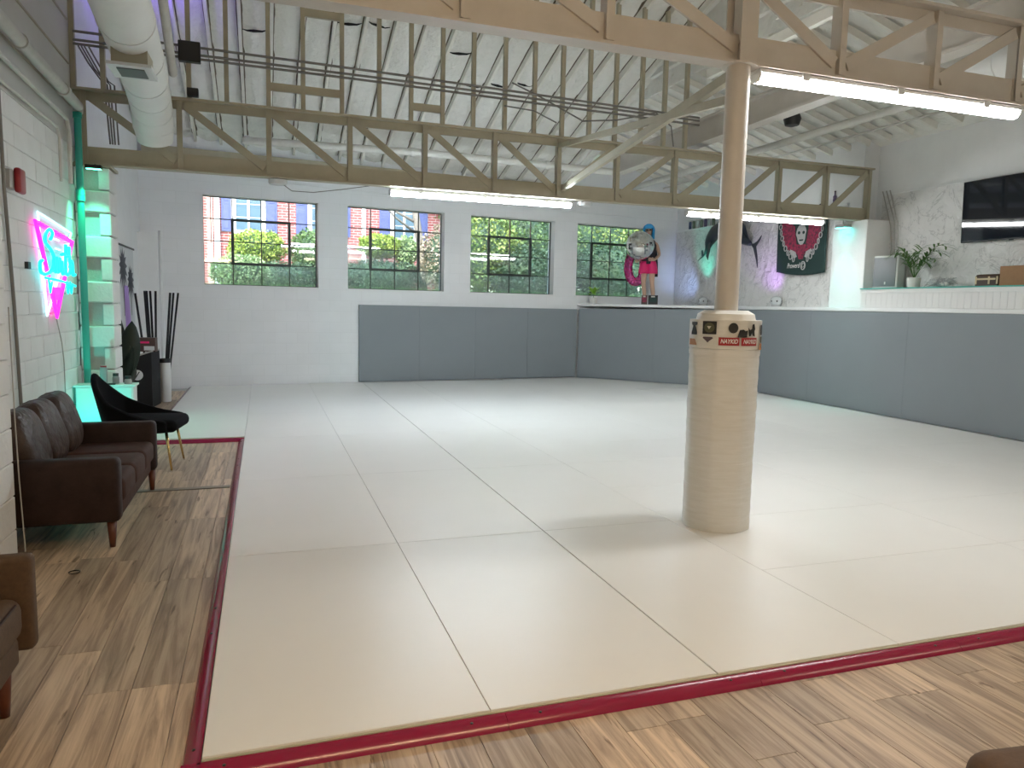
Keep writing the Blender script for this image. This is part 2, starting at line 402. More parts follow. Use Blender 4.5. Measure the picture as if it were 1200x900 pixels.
pane_m = {}
for i, (a, c) in enumerate(OP):
    we = sempty('window_%d' % (i+1), ['steel window showing a brick house and round bushes', 'steel window showing a brick house and a yellow-green bush', 'steel window filled with green leaves', 'steel window behind the blue-wigged figure'][i], (0, Y0, 0), TH)
    W = c-a; H = wz1-wz0; v = .20; t = .014
    fr = MB()
    for (p, q) in (((a, v-.02, wz0), (a+t, v+.02, wz1)), ((c-t, v-.02, wz0), (c, v+.02, wz1)), ((a, v-.02, wz0), (c, v+.02, wz0+t)), ((a, v-.02, wz1-t), (c, v+.02, wz1))): fr.bb(p, q)
    fr.build('window_frame', 'steel_frame', we)
    ux = [a+W*k/4 for k in range(5)]; zs = [wz0+H*k/4 for k in range(5)]
    for k in (1, 2, 3):
        MB().bb((ux[k]-.008, v-.015, wz0), (ux[k]+.008, v+.015, wz1)).build('muntin', 'steel_frame', we)
        MB().bb((a, v-.014, zs[k]-.008), (c, v+.014, zs[k]+.008)).build('muntin', 'steel_frame', we)
    s = MB()
    for (p, q) in (((ux[1]-.025, v-.03, zs[1]-.02), (ux[1]+.022, v+.02, zs[3]+.02)), ((ux[3]-.022, v-.03, zs[1]-.02), (ux[3]+.025, v+.02, zs[3]+.02)), ((ux[1], v-.03, zs[1]-.022), (ux[3], v+.02, zs[1]+.022)), ((ux[1], v-.03, zs[3]-.022), (ux[3], v+.02, zs[3]+.022))): s.bb(p, q)
    sh = s.build('vent_sash', 'steel_frame', we)
    MB().bb(((a+c)/2-.04, v-.06, zs[1]-.01), ((a+c)/2+.03, v-.03, zs[1]+.025)).build('latch', 'steel_frame', sh)
    for r in range(4):
        for k in range(4):
            hazy = (r == 0) or (i == 1 and r == 1 and k < 2) or (i == 3 and (k == 0 or r == 0)) or (i == 2 and k == 0 and r < 2)
            pn = MB().box((0, 0, 0), (W/4-.018, .004, H/4-.018)).build('pane', 'pane_hazy' if hazy else 'pane', we)
            pn.location = ((ux[k]+ux[k+1])/2, v, (zs[r]+zs[r+1])/2)
            pn.rotation_euler = (R(random.uniform(-.5, .5)), 0, R(random.uniform(-.5, .5)))
    MB().bb((a-.03, -.012, wz0-.035), (c+.03, .18, wz0)).build('sill', 'white_paint', we)

# ------------------------------------------------------------------ left wall, blocks and pilasters
wl = struct(MB().bb((XL-.3, -3.2, 0), (XL-.012, 9.4, 6.3)).bb((XL-.3, 9.4, 0), (XL, 14.2, 6.3)).build('wall_left', 'white_paint'), 'white painted concrete block wall behind the sofa')
bm1 = MB().box((0, 0, 0), (.04, .396, .196)); me = bm1.mesh('block')
bmm = bmesh.new(); bmm.from_mesh(me); bmesh.ops.bevel(bmm, geom=bmm.edges[:], offset=.006, segments=1, affect='EDGES'); bmm.to_mesh(me); bmm.free(); me.materials.append(MATS['block_paint'])
me2 = MB().box((0, 0, 0), (.04, .196, .196)).mesh('half_block'); me2.materials.append(MATS['block_paint'])
for r in range(16):
    z = .1+.2*r; y = 4.9+(.2 if r % 2 else 0)
    if r % 2: link('block', me2, wl, (XL-.02+random.uniform(-.003, .003), 5.0, z))
    while y < 9.2:
        o = link('block', me, wl, (XL-.02+random.uniform(-.002, .002), y+.2, z)); o.rotation_euler = (R(random.uniform(-.2, .2)), 0, R(random.uniform(-.25, .25))); y += .4
MB().bb((XL-.035, 4.85, 3.2), (XL+.0, 9.4, 6.2)).build('upper_board', 'upper_wall', wl)
for z, t in ((3.62, .02), (4.05, .02), (4.5, .02)):
    MB().bb((XL, 4.9, z), (XL+.012, 9.3, z+t)).build('batten', 'steel_tan', wl)
# far-left pilaster carrying the truss
pe = sempty('wall_left_pilaster', 'block pilaster lit green beside the teal pipe')
MB().bb((XL-.02, 9.40, 0), (-1.625, 9.75, 3.02)).build('core', 'mortar', pe)
for r in range(12):
    z = r*.25
    if r % 2 == 0: MB().bb((XL, 9.35, z+.008), (-1.60, 9.77, z+.242)).build('block', 'block_paint', pe, False, .012, 1)
    else:
        MB().bb((XL, 9.36, z+.008), (-1.865, 9.77, z+.242)).build('block', 'block_paint', pe, False, .008, 1)
        MB().bb((-1.715, 9.36, z+.008), (-1.60, 9.77, z+.242)).build('block', 'block_paint', pe, False, .008, 1)
MB().bb((XL-.02, 9.33, 3.0), (-1.58, 9.79, 3.03)).build('bearing_plate', 'steel_tan', pe)
# near pilaster at the left frame edge
pn = sempty('wall_left_near_pilaster', 'white painted block pilaster at the left frame edge')
for r in range(16):
    z = r*.2
    if r % 2 == 0: MB().bb((XL-.02, 4.05, z+.002), (-1.39, 4.9, z+.198)).build('block', 'block_paint', pn, False, .006, 1)
    else:
        MB().bb((XL-.02, 4.05, z+.002), (-1.39, 4.455, z+.198)).build('block', 'block_paint', pn, False, .006, 1)
        MB().bb((XL-.02, 4.46, z+.002), (-1.39, 4.9, z+.198)).build('block', 'block_paint', pn, False, .006, 1)

# ------------------------------------------------------------------ right wall, stem wall, ledges
XN = 9.40                       # stone wall behind the counter is set back
wr = struct(MB().bb((XN, -3.2, 1.5), (XR+.55, 9.55, 5.2)).build('wall_right', 'white_paint'), 'smooth white upper wall with stone cladding behind the counter')
wr2 = struct(MB().bb((XR, 9.55, 1.5), (XR+.55, 15.3, 5.2)).build('wall_right_far', 'white_paint'), 'white upper wall with stone cladding behind the marlin')
MB().bb((XR-.035, 9.8, 1.62), (XR+.01, 15.05, 3.345)).build('stone_cladding', 'stone', wr2); MB().bb((XN-.035, 2.5, 1.62), (XN+.01, 9.4, 3.445)).build('stone_cladding', 'stone', wr)
MB().bb((XR-.06, 9.8, 3.335), (XR+.01, 15.05, 3.36)).build('cap_strip', 'white_paint', wr2); MB().bb((XN-.05, 2.5, 3.435), (XN+.01, 9.4, 3.452)).build('cap_strip', 'white_paint', wr)
CH = [(6.55, 14.84), (8.88, 12.30)]  # chamfer partition line
st = MB().prism([(8.92, -3.2), (XR+.55, -3.2), (XR+.55, 15.1), (6.62, 14.86), (8.92, 12.34)], 'z', 0, 1.56)
struct(st.build('wall_right_stem', 'white_paint'), 'low stem wall behind the grey pads')
ld = MB().prism([(8.84, -3.2), (XN, -3.2), (XN, 9.5), (XR, 9.5), (XR, 15.1), (6.5, 14.82), (8.84, 12.26)], 'z', 1.605, 1.665)
struct(ld.build('trim_1', 'white_paint', None, False, .008, 1), 'white ledge capping the grey wall pads')
struct(MB().bb((XL-.3, -3.4, 0), (XR+.3, -3.2, 6.2)).build('wall_front', 'white_paint'))
# white pilaster under the right truss end
pr = struct(MB().bb((8.90, 9.20, 1.66), (XN+.01, 9.92, 3.03)).build('wall_right_pilaster', 'white_paint', None, False, .01, 1), 'white pilaster washed with cyan light')
# beadboard counter
ct = thing('bar_counter', 'white beadboard half wall with a teal glass top under the television', 'counter')
y = 9.19
bdm = MB().bb((0, -.0485, 0), (.02, .0485, .225)).mesh('bead_plank'); bdm.materials.append(MATS['beadboard'])
while y > 2.6:
    link('plank', bdm, ct, (8.872, y-.05, 1.666)); y -= .1
MB().bb((8.892, 2.5, 1.666), (XN-.04, 9.19, 1.90)).build('carcass', 'beadboard', ct)
MB().bb((8.855, 2.5, 1.885), (XN-.04, 9.20, 1.945)).build('apron_rail', 'beadboard', ct)
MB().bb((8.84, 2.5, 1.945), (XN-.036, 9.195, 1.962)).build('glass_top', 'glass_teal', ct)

# ------------------------------------------------------------------ grey wall pads
def pad(name, label, segs, t=.06):
    e = thing(name, label, 'wall pad')
    for (p, q, z0, z1) in segs:
        p, q = Vector((p[0], p[1], 0)), Vector((q[0], q[1], 0)); d = (q-p).normalized(); n = Vector((d.y, -d.x, 0))
        m = MB(); vs = []
        for pt, zt in ((p, z0), (q, z1)):
            for off in (0, t):
                for z in (MZ+.002, zt): vs.append(pt+n*(off-t)+Vector((0, 0, z)))
        m.add(vs, [(0, 1, 3, 2), (4, 6, 7, 5), (0, 4, 5, 1), (2, 3, 7, 6), (0, 2, 6, 4), (1, 5, 7, 3)])
        m.build('pad_panel', 'grey_pad', e, False, .002, 1)
    return e
def lerp(a, b, t): return a+(b-a)*t
bp0, bp1 = (1.74, YB(1.74)-.065), (6.5, YB(6.5)-.065)
seg = []
for k in range(4):
    p = (lerp(bp0[0], bp1[0], k/4), lerp(bp0[1], bp1[1], k/4)); q = (lerp(bp0[0], bp1[0], (k+1)/4)-.0015, lerp(bp0[1], bp1[1], (k+1)/4))
    seg.append((q, p, 1.535, 1.535))
pad('wall_pad', 'long grey padded panel run on the back wall under the windows', seg, -.06)
c0, c1 = (6.52, 14.72), (8.85, 12.26); seg = []
for k in range(2):
    a, c = k/2, (k+1)/2
    seg.append(((lerp(c0[0], c1[0], c)-.001, lerp(c0[1], c1[1], c)), (lerp(c0[0], c1[0], a), lerp(c0[1], c1[1], a)), lerp(1.545, 1.60, c), lerp(1.545, 1.60, a)))
pad('wall_pad', 'grey padded panels across the angled corner below the blue-wigged figure', seg, -.06)
seg = []
for k in range(6):
    y0_, y1_ = 12.25-k*2.0, 12.25-(k+1)*2.0+.0015
    seg.append(((8.855, y1_), (8.855, y0_), 1.603, 1.603))
pad('wall_pad', 'grey padded panels along the right wall under the beadboard counter', seg, -.06)

# ------------------------------------------------------------------ white mats
mt = thing('training_mat', 'large white training mat floor made of tight vinyl tiles', 'mat')
XC, XBb, XA, XD, XE = -.214, .792, 1.79, 2.769, 4.70
def tile(x0, x1, y0, y1):
    g = .0011; ga, gb = (.0035 if abs(x0-XA) < .01 else g), (.0035 if abs(x1-XA) < .01 else g)
    m = MB().bb((x0+ga, y0+g, .002), (x1-gb, y1-g, MZ))
    o = m.build('mat_tile', 'mat_vinyl', mt, False, .0025, 2); return o
rows = [2.494, 4.523, 6.49, 8.511, 10.373, 12.25, None]
def row_tiles(x0, x1):
    for i in range(6):
        y1 = rows[i+1] if rows[i+1] else YB(x0)-.01
        if x0 > 1.7: y1 = min(y1, YB(x0)-.13)
        tile(x0, x1, rows[i], y1)
for a, c in ((XC, XBb), (XBb, XA), (XA, XD)): row_tiles(a, c)
ry = [2.494, 3.481]+[3.481+1.006*k for k in range(1, 12)]
for a, c in ((XD, XE), (XE, 6.68), (6.68, 8.79)):
    for i in range(len(ry)-1):
        ya, yb_ = ry[i], ry[i+1]
        # clip against back wall / chamfer
        lim = min(YB(a)-.13, 14.72-(c-6.52)*1.056-.06 if c > 6.52 else 99)
        if ya >= lim-.05: continue
        tile(a, c, ya, min(yb_, lim))
# triangle infill by the angled corner
MB().prism([(6.68, 12.32), (8.79, 12.32), (6.68, 14.47)], 'z', .002, MZ).build('mat_tile', 'mat_vinyl', mt)
MB().prism([(4.70, 14.45), (6.5, 14.45), (6.46, 14.68), (4.70, 14.49)], 'z', .002, MZ).build('mat_tile', 'mat_vinyl', mt)
for ya, yb_ in ((8.64, 10.5), (10.5, 12.4), (12.4, 13.93)): tile(-1.205, XC, ya, yb_)
# flat side of mats (board edge) facing the camera
MB().bb((XC, 2.486, .004), (8.79, 2.4955, .042)).build('board_edge', 'mat_side', mt)

# red ramp edging
def ramp(label, pts, cat='edging'):
    e = thing('edge_ramp', label, cat)
    return e
def ramp_run(e, ax, a, b, base, sgn, n, w=.062, h=.038):
    """ramp strip along axis from a to b, at offset base, sloping down toward sgn"""
    L = (b-a)/n
    for k in range(n):
        p, q = a+k*L+.001, a+(k+1)*L-.001
        prof = [(base, .001), (base, h), (base+sgn*w*.18, h), (base+sgn*w*.55, h*.78), (base+sgn*w*.9, h*.3), (base+sgn*w, .001)]
        if ax == 'y': MB().prism(prof, 'y', p, q).build('ramp_segment', 'red_ramp', e, 'auto')
        else: MB().prism(prof, 'x', p, q).build('ramp_segment', 'red_ramp', e, 'auto')
        for s in (.12, .88):
            c = lerp(p, q, s); o = base+sgn*w*.45
            pos = (o, c, h*.82) if ax == 'y' else (c, o, h*.82)
            MB().lathe([(.006, 0), (.006, .003), (.003, .004)], pos, 8).build('screw', 'black', e)
e = ramp('red sloped edging along the near front of the mats', None); ramp_run(e, 'x', XC-.064, 8.7, 2.485, -1, 8)
e = ramp('red sloped edging along the left side of the mats by the sofa', None); ramp_run(e, 'y', 2.425, 8.575, XC-.003, -1, 5)
e = ramp('short red edging crossing behind the black chair', None); ramp_run(e, 'x', -1.27, XC-.002, 8.637, -1, 1)
e = ramp('red edging along the far left mat edge near the back wall', None); ramp_run(e, 'y', 8.645, 13.93, -1.208, -1, 3)

# ------------------------------------------------------------------ roof
cl = sempty('ceiling', 'white insulated sloping roof with pale rafters')
def sheet(pts, name, m):
    mb = MB(); mb.add(pts, [tuple(range(len(pts)))]); return mb
T = .08
def slab(q, name, m):   # q: 4 underside points; thickened upward
    mb = MB(); vs = [Vector(p) for p in q]+[Vector(p)+Vector((0, 0, T)) for p in q]
    mb.add(vs, [(0, 1, 2, 3), (7, 6, 5, 4), (0, 4, 5, 1), (1, 5, 6, 2), (2, 6, 7, 3), (3, 7, 4, 0)]); return mb.build(name, m, cl)
slab([(XL-.3, 8.5, HR(8.6)+.07), (6.02, 8.5, HR(8.6)+.07), (6.02, 15.6, HR(15.6)+.04), (XL-.3, 15.6, HR(15.6)+.04)], 'roof_deck', 'deck_wood')
slab([(XL-.3, -3.4, 6.03), (6.02, -3.4, 6.03), (6.02, 8.55, 6.03), (XL-.3, 8.55, 6.03)], 'roof_deck', 'ceil_white')
slab([(5.95, -3.4, HX(5.95)+.1), (XR+.3, -3.4, HX(XR+.3)+.1), (XR+.3, 15.6, HX(XR+.3)+.1), (5.95, 15.6, HX(5.95)+.1)], 'roof_deck', 'ceil_white')
MB().prism([(-3.4, 5.0), (11.2, 5.0), (11.2, HR(11.2)), (8.5, 6.1), (-3.4, 6.1)], 'x', 6.0, 6.03).build('gable_infill', 'ceil_white', cl)
MB().prism([(11.1, 5.2), (15.6, 5.3), (15.6, 3.8)], 'x', 6.0, 6.03).build('gable_infill', 'ceil_white', cl)
# insulation bays between the rafters, bulging down
def bay_mesh():
    mb = MB(); n, m = 8, 36; vs = []; rnd = random.Random(3)
    for j in range(m+1):
        y = 8.5+6.6*j/m
        for i in range(n+1):
            u = i/n; bul = -.05*math.sin(math.pi*u)*(1+.35*math.sin(j*.9)+.2*rnd.uniform(-1, 1))
            if j % 12 == 5: bul *= .35
            vs.append((-.178+.356*u, y, HR(max(y, 8.501))+.045+bul))
    fs = [(j*(n+1)+i, j*(n+1)+i+1, (j+1)*(n+1)+i+1, (j+1)*(n+1)+i) for j in range(m) for i in range(n)]
    mb.add(vs, fs); me = mb.mesh('insulation_bay')
    for p in me.polygons: p.use_smooth = True
    me.materials.append(MATS['ceil_white']); return me
bay = bay_mesh()
rf = MB().bar((0, 8.5, HR(8.501)), (0, 15.2, HR(15.2)), .042, .13).mesh('rafter'); rf.materials.append(MATS['rafter_white'])
for k in range(20):
    x = XL+.08+.406*k
    link('rafter', rf, cl, (x, 0, 0)); link('insulation_bay', bay, cl, (x+.203, 0, 0))
mt_t = MB().tube([(0, 0, 0), (.06, .02, -.01), (.15, .0, -.02), (.26, .03, -.012), (.33, .01, 0)], [.004, .012, .02, .012, .004], 6).mesh('torn_flap'); mt_t.materials.append(MATS['black_matte'])
for (k, y) in ((1, 10.1), (2, 10.2), (4, 11.0), (5, 10.3), (7, 10.6), (8, 10.5), (11, 10.9), (12, 11.6), (13, 11.5), (14, 11.4)):
    link('torn_seam', mt_t, cl, (XL+.08+.406*k+.03, y, HR(y)-.005), (0, 0, random.uniform(-.3, .3)))
rr = MB().bar((6.0, 0, HX(6.0)+.02), (9.1, 0, HX(9.1)+.02), .05, .09).mesh('rafter_side'); rr.materials.append(MATS['rafter_white'])
for k in range(27): link('rafter', rr, cl, (0, 4.2+.406*k, 0))
# girder along the room, right of the column
gd = thing('steel_girder', 'wide cream girder crossing from truss to truss above the column', 'girder')
MB().bb((5.97, 1.5, 3.96), (6.03, 12.0, 4.26)).build('web', 'steel_cream', gd)
MB().bb((5.90, 1.5, 3.93), (6.10, 12.0, 3.96)).build('flange', 'steel_cream', gd)
MB().bb((5.90, 1.5, 4.24), (6.10, 12.0, 4.27)).build('flange', 'steel_cream', gd)

# ------------------------------------------------------------------ trusses
def angle_bar(mb, p0, p1, w, h, t, up=(0, 0, 1)): return mb.bar(p0, p1, w, h, up)
def truss(label, Y, zb, zt, xs, mid, mname, ch=.175, tch=.11, studs=None, x0=None, x1=None):
    e = thing('roof_truss', label, 'truss')
    x0 = xs[0] if x0 is None else x0; x1 = xs[-1] if x1 is None else x1
    m = MB().bb((x0, Y-.012, zb), (x1, Y+.012, zb+ch)).bb((x0, Y-.07, zb-.012), (x1, Y+.07, zb+.006)); m.build('bottom_chord', mname, e)
    m = MB().bb((x0, Y-.012, zt-tch), (x1, Y+.012, zt)).bb((x0, Y-.09, zt-.012), (x1, Y+.09, zt+.012)); m.build('top_chord', mname, e)
    for i, x in enumerate(xs):
        MB().bb((x-.03, Y-.05, zb+.02), (x-.018, Y+.05, zt-.01)).bb((x-.03, Y-.042, zb+.02), (x+.03, Y-.034, zt-.01)).build('post', mname, e)
    for i in range(len(xs)-1):
        if i < mid: a, c = (xs[i]+.05, Y-.021, zt-.06), (xs[i+1]-.05, Y-.021, zb+.10)
        else: a, c = (xs[i]+.05, Y-.021, zb+.10), (xs[i+1]-.05, Y-.021, zt-.06)
        MB().bar(a, c, .018, .085, (0, 1, 0) if False else (0, 0, 1)).build('diagonal', mname, e)
    if studs:
        for x in studs:
            MB().bb((x-.028, Y-.03, zt+.01), (x+.022, Y+.03, HR(9.45)-.02)).build('stud', mname, e)
    return e
xs1 = [-1.835, -.872, .092, 1.035, 1.966, 2.89, 3.791, 4.663, 5.576, 6.492, 7.359, 8.239, 9.05]
stx = [-1.92, -1.63, -.762, -.362, .099, .491, .945, 1.393, 1.79, 2.193, 2.596, 3.021, 3.429, 3.829, 4.226, 4.615, 5.013, 5.373, 5.72]
t1 = truss('far tan roof truss with upright studs above it', 9.4, 3.035, 3.82, xs1, 6, 'steel_tan', .185, .105, stx, -1.94, 9.09)
for (a, c, z) in ((1.79+0, .099, 4.02), (.945, .099, 4.05), (2.193, 2.596, 4.02), (.945, .491, 4.95), (3.829, 4.226, 4.0)):
    pass
for (a, c, z) in ((.099, .945, 4.03), (.491, .945, 4.92), (1.79, 2.193, 3.98)):
    MB().bb((a, 9.38, z), (c, 9.42, z+.09)).build('blocking', 'steel_tan', t1)
xs2 = [-1.40, -.55, .332, 1.138, 2.065, 3.05, 3.857, 4.719, 5.547, 6.4, 7.3, 8.2, 9.05]
t2 = truss('near cream roof truss resting on the padded column', 4.36, 3.205, 3.79, xs2, 6, 'steel_cream', .19, .10, None, -1.93, 9.09)
# heavier post over the column
MB().bb((2.985, 4.27, 3.2), (3.115, 4.28, 3.80)).bb((2.985, 4.44, 3.2), (3.115, 4.45, 3.80)).bb((3.045, 4.28, 3.2), (3.055, 4.44, 3.8)).build('column_post', 'steel_cream', t2)
# cross braces from far truss to column
br = thing('cross_brace', 'upper diagonal brace running from the column to the far truss', 'brace')
MB().bar((3.10, 4.45, 3.02), (3.80, 9.36, 3.72), .045, .06).build('brace_angle', 'steel_tan', br)
br = thing('cross_brace', 'lower diagonal brace running from the column top to the far truss bottom', 'brace')
MB().bar((3.09, 4.45, 3.19), (3.85, 9.36, 3.16), .05, .07).build('brace_angle', 'steel_tan', br)
# lit beams along the room behind the near truss
for i, (x, y0_, y1_, z) in enumerate(((4.9, 4.5, 7.6, 4.22), )):
    o = MB().bb((x-.03, y0_, z), (x+.03, y1_, z+.10)).build('purlin', 'rafter_white'); tag(o, 'pale beam running back between the trusses right of the column', 'beam')

# ------------------------------------------------------------------ column
co = thing('padded_column', 'round column wrapped in white taped padding with stickers', 'column')
N = 24
def octa(r, z, n=48):
    pts = []
    for k in range(n):
        a = 2*math.pi*k/n+R(10); s = math.pi/4; loc = (a % s)-s/2
        rr_ = r*math.cos(s/2)/math.cos(loc); rr_ = lerp(rr_, r*.985, .45); pts.append((rr_*math.cos(a), rr_*math.sin(a), z))
    return pts
def loft(rings):
    n = len(rings[0]); mb = MB(); vs = [p for r in rings for p in r]
    fs = [(i*n+k, i*n+(k+1) % n, (i+1)*n+(k+1) % n, (i+1)*n+k) for i in range(len(rings)-1) for k in range(n)]
    fs += [tuple(range(n))[::-1], tuple((len(rings)-1)*n+k for k in range(n))]
    mb.add(vs, fs); return mb
co.location = (3.04, 4.36, 0)
MB().lathe([(.079, MZ), (.079, 3.2)], n=28).build('pole', 'steel_cream', co, 'auto')
MB().lathe([(.12, 3.19), (.12, 3.203)], n=8).build('cap_plate', 'steel_cream', co)
z = MZ+.001; k = 0
rr0 = random.Random(5)
while z < 1.30:                       # overlapping taped wraps, each a little proud
    h = rr0.uniform(.055, .12); h = min(h, 1.308-z); r = .243+rr0.uniform(-.0018, .0018)-.008*(1-abs((z-.2)/1.2))
    loft([octa(r, z), octa(r+.0025, z+h*.5), octa(r, z+h)]).build('tape_wrap', 'tape_white', co, 'auto'); z += h+.0006
loft([octa(.247, 1.31), octa(.247, 1.505)]).build('sticker_collar', 'tape_white', co, 'auto')
loft([octa(.205, 1.505), octa(.195, 1.545), octa(.15, 1.57)]).build('top_wrap', 'tape_white', co, 'auto')
# stickers on the collar (curved to it); angle measured from the camera-facing direction
ang0 = math.atan2(-4.36, -3.04)
def sticker(name, m, a, z0, wdt, hgt, shape='rect', lift=.0015, parent=None):
    z0, hgt, wdt = 1.503-(1.503-z0)*1.5, hgt*1.5, wdt*1.16
    mb = MB(); r = .2475+lift; n = 8; vs = []
    if shape == 'rect':
        for j in (0, 1):
            for i in range(n+1):
                t = ang0+R(a)+(i/n-.5)*wdt/r; vs.append((r*math.cos(t), r*math.sin(t), z0+hgt*j))
        mb.add(vs, [(i, i+1, n+2+i, n+1+i) for i in range(n)])
    else:
        for (u, v) in shape:
            t = ang0+R(a)+(u-.5)*wdt/r; vs.append((r*math.cos(t), r*math.sin(t), z0+v*hgt))
        mb.add(vs, [tuple(range(len(vs)))])
    o = mb.build(name, m, parent or co); sm = o.modifiers.new('thickness', 'SOLIDIFY'); sm.thickness = .001; return o
rnd_shape = [(.5+.5*math.cos(2*math.pi*k/20), .5+.5*math.sin(2*math.pi*k/20)) for k in range(20)]
sticker('sticker', 'sticker_black', -54, 1.435, .055, .058, [(0, 0), (1, 0), (1, .2), (.85, .5), (.7, .7), (1, .8), (1, 1), (0, 1), (0, .8), (.3, .7), (.15, .4), (0, .2)])
q = sticker('sticker', 'sticker_black', -24, 1.440, .086, .058)
sticker('emblem_ring', 'sticker_olive', -24, 1.447, .064, .044, rnd_shape, .003, q); sticker('emblem_center', 'sticker_cream', -24, 1.462, .026, .014, [(0, 1), (.5, 0), (1, 1)], .0045, q)
sticker('sticker', 'sticker_mauve', -26, 1.402, .066, .026, [(.5, 0), (.65, .3), (1, .8), (.9, 1), (.1, 1), (0, .8), (.35, .3)])
sticker('sticker', 'sticker_orange', -57, 1.388, .078, .028, [(0, 0), (1, 0), (.75, 1), (0, 1)])
sticker('sticker', 'sticker_black', 12.5, 1.447, .056, .046, rnd_shape)
sticker('sticker', 'sticker_black', 27.5, 1.430, .058, .034, [(0, 0), (1, 0), (1.05, .9), (.8, .8), (.6, 1), (.2, .95), (.1, .5)])
sticker('sticker', 'sticker_black', 45, 1.434, .058, .056, [(.1, 0), (.35, .05), (.45, .3), (.6, .05), (.9, 0), (.8, .4), (.9, .6), (.75, 1), (.5, .95), (.45, .6), (.2, .5), (0, .7), (.05, .3)])
sticker('sticker', 'sticker_black', 72, 1.440, .03, .045)
sticker('sticker', 'sticker_olive', 73, 1.405, .03, .028); sticker('sticker', 'sticker_orange', 72, 1.372, .04, .030)
for a, wd in ((7, .118), (41, .112)):
    q = sticker('sticker', 'sticker_red', a, 1.392, wd, .036); q['label'] = 'red sticker with white lettering'
    t = ang0+R(a)
    # lettering bent around the collar
    cu = bpy.data.curves.new('lettering', 'FONT'); cu.body = 'NAYKID'; cu.size = .026; cu.shear = .25; cu.align_x = 'CENTER'; cu.align_y = 'CENTER'; cu.offset = .0006
    tmp = bpy.data.objects.new('tmp', cu); me = bpy.data.meshes.new_from_object(tmp); bpy.data.objects.remove(tmp)
    wsx = max(v.co.x for v in me.vertices)-min(v.co.x for v in me.vertices)
    for v in me.vertices:
        u = v.co.x/wsx*wd*.95; tt = t+u/.2475; v.co = (.2515*math.cos(tt), .2515*math.sin(tt), 1.3635+v.co.y*1.5)
    me.materials.append(MATS['white_print']); link('lettering', me, q)

# ------------------------------------------------------------------ tube lights
def tube_light(label, x0, x1, Y, z, em='tube_cool', hang=None, grp=None):
    e = thing('tube_light', label, 'light')
    MB().bb((x0-.02, Y-.055, z+.045), (x1+.02, Y+.055, z+.075)).build('housing', 'housing', e, False, .006, 1)
    pf = [(Y-.05, z+.045), (Y-.05, z+.02), (Y-.03, z-.005), (Y, z-.012), (Y+.03, z-.005), (Y+.05, z+.02), (Y+.05, z+.045)]
    MB().prism(pf, 'x', x0, x1).build('diffuser', em, e)
    MB().prism(pf, 'x', x0-.02, x0-.001).build('end_cap', 'housing', e); MB().prism(pf, 'x', x1+.001, x1+.02).build('end_cap', 'housing', e)
    for s in (.15, .5, .85):
        x = lerp(x0, x1, s)
        if hang: MB().tube([(x, Y, z+.07), (x, Y, hang)], .004, 6).build('hanger', 'housing', e)
        MB().bb((x-.03, Y-.06, z+.03), (x+.03, Y+.06, z+.08)).build('bracket', 'housing', e)
    return e
tube_light('long lit tube light beside the column under the near truss', 3.19, 5.58, 4.36, 3.115, hang=3.2)
tube_light('lit tube light above the second and third windows', 1.556, 4.02, 9.5, 2.94, 'tube_far', hang=3.05)
tube_light('lit tube light behind the column in front of the marlin', 5.873, 8.28, 9.5, 2.94, 'tube_mid', hang=3.05)
tube_light('unseen tube light added behind the photographer to warm the near mats', -.2, 2.2, .6, 3.1, 'tube_warm', 3.4)  # unseen fixture, added to supply warm light on the near mats
tube_light('unseen tube light added behind the photographer to light the near right mats', 4.6, 7.0, .6, 3.1, 'tube_added_right', 3.4)  # second added fixture out of view, weaker, for the right side
for x, lab in ((.19, 'small white sensor under the far truss above the first window'), (4.22, 'small white sensor under the far truss above the third window')):
    e = thing('ceiling_sensor', lab, 'sensor', None, (x, 9.45, 2.96))
    MB().lathe([(.09, 0), (.10, .02), (.10, .055)], n=16, sx=1.1).build('body', 'housing', e, 'auto'); MB().tube([(0, 0, .05), (0, 0, .085)], .015, 8).build('stem', 'housing', e)

# ------------------------------------------------------------------ ducts, pipes and wiring
du = thing('air_duct', 'large round white air duct with a grille hanging at upper left', 'duct')
path = [(-.86, 3.2, 3.68), (-.90, 5.4, 3.68), (-1.00, 7.3, 3.67), (-1.07, 8.5, 3.64), (-1.09, 8.85, 3.56), (-1.10, 9.05, 3.44), (-1.10, 9.15, 3.30)]
MB().tube(path, [.205]*6+[.18], 28).build('duct_tube', 'duct_white', du, 'auto')
for (p, q) in ((path[1], path[2]), (path[2], path[3])):
    for s in (.05, .55):
        c = Vector(p).lerp(Vector(q), s); d = (Vector(q)-Vector(p)).normalized()
        MB().tube([c-d*.02, c+d*.02], .211, 28).build('joint_band', 'duct_white', du, 'auto')
for i in (3, 4, 5):
    c = Vector(path[i]); d = (Vector(path[i+1])-Vector(path[i-1])).normalized(); MB().tube([c-d*.012, c+d*.012], .209, 28).build('joint_band', 'duct_white', du, 'auto')
vb = MB().bb((-1.10, 6.66, 3.40), (-.84, 6.98, 3.58)).build('grille_box', 'steel_tan', du)
MB().bb((-1.13, 6.63, 3.375), (-.81, 7.01, 3.40)).build('grille_frame', 'cabinet_white', vb)
MB().bb((-1.07, 6.70, 3.368), (-.87, 6.94, 3.38)).build('grille', 'vent_grey', vb)
dr = thing('air_duct', 'grey round duct high at the right behind the near truss', 'duct')
MB().tube([(7.0, 4.9, 4.06), (7.0, 6.25, 4.10)], .20, 24).build('duct_tube', 'duct_white', dr, 'auto')
MB().tube([(7.0, 5.6, 4.08), (7.0, 5.64, 4.081)], .207, 24).build('joint_band', 'duct_white', dr, 'auto')
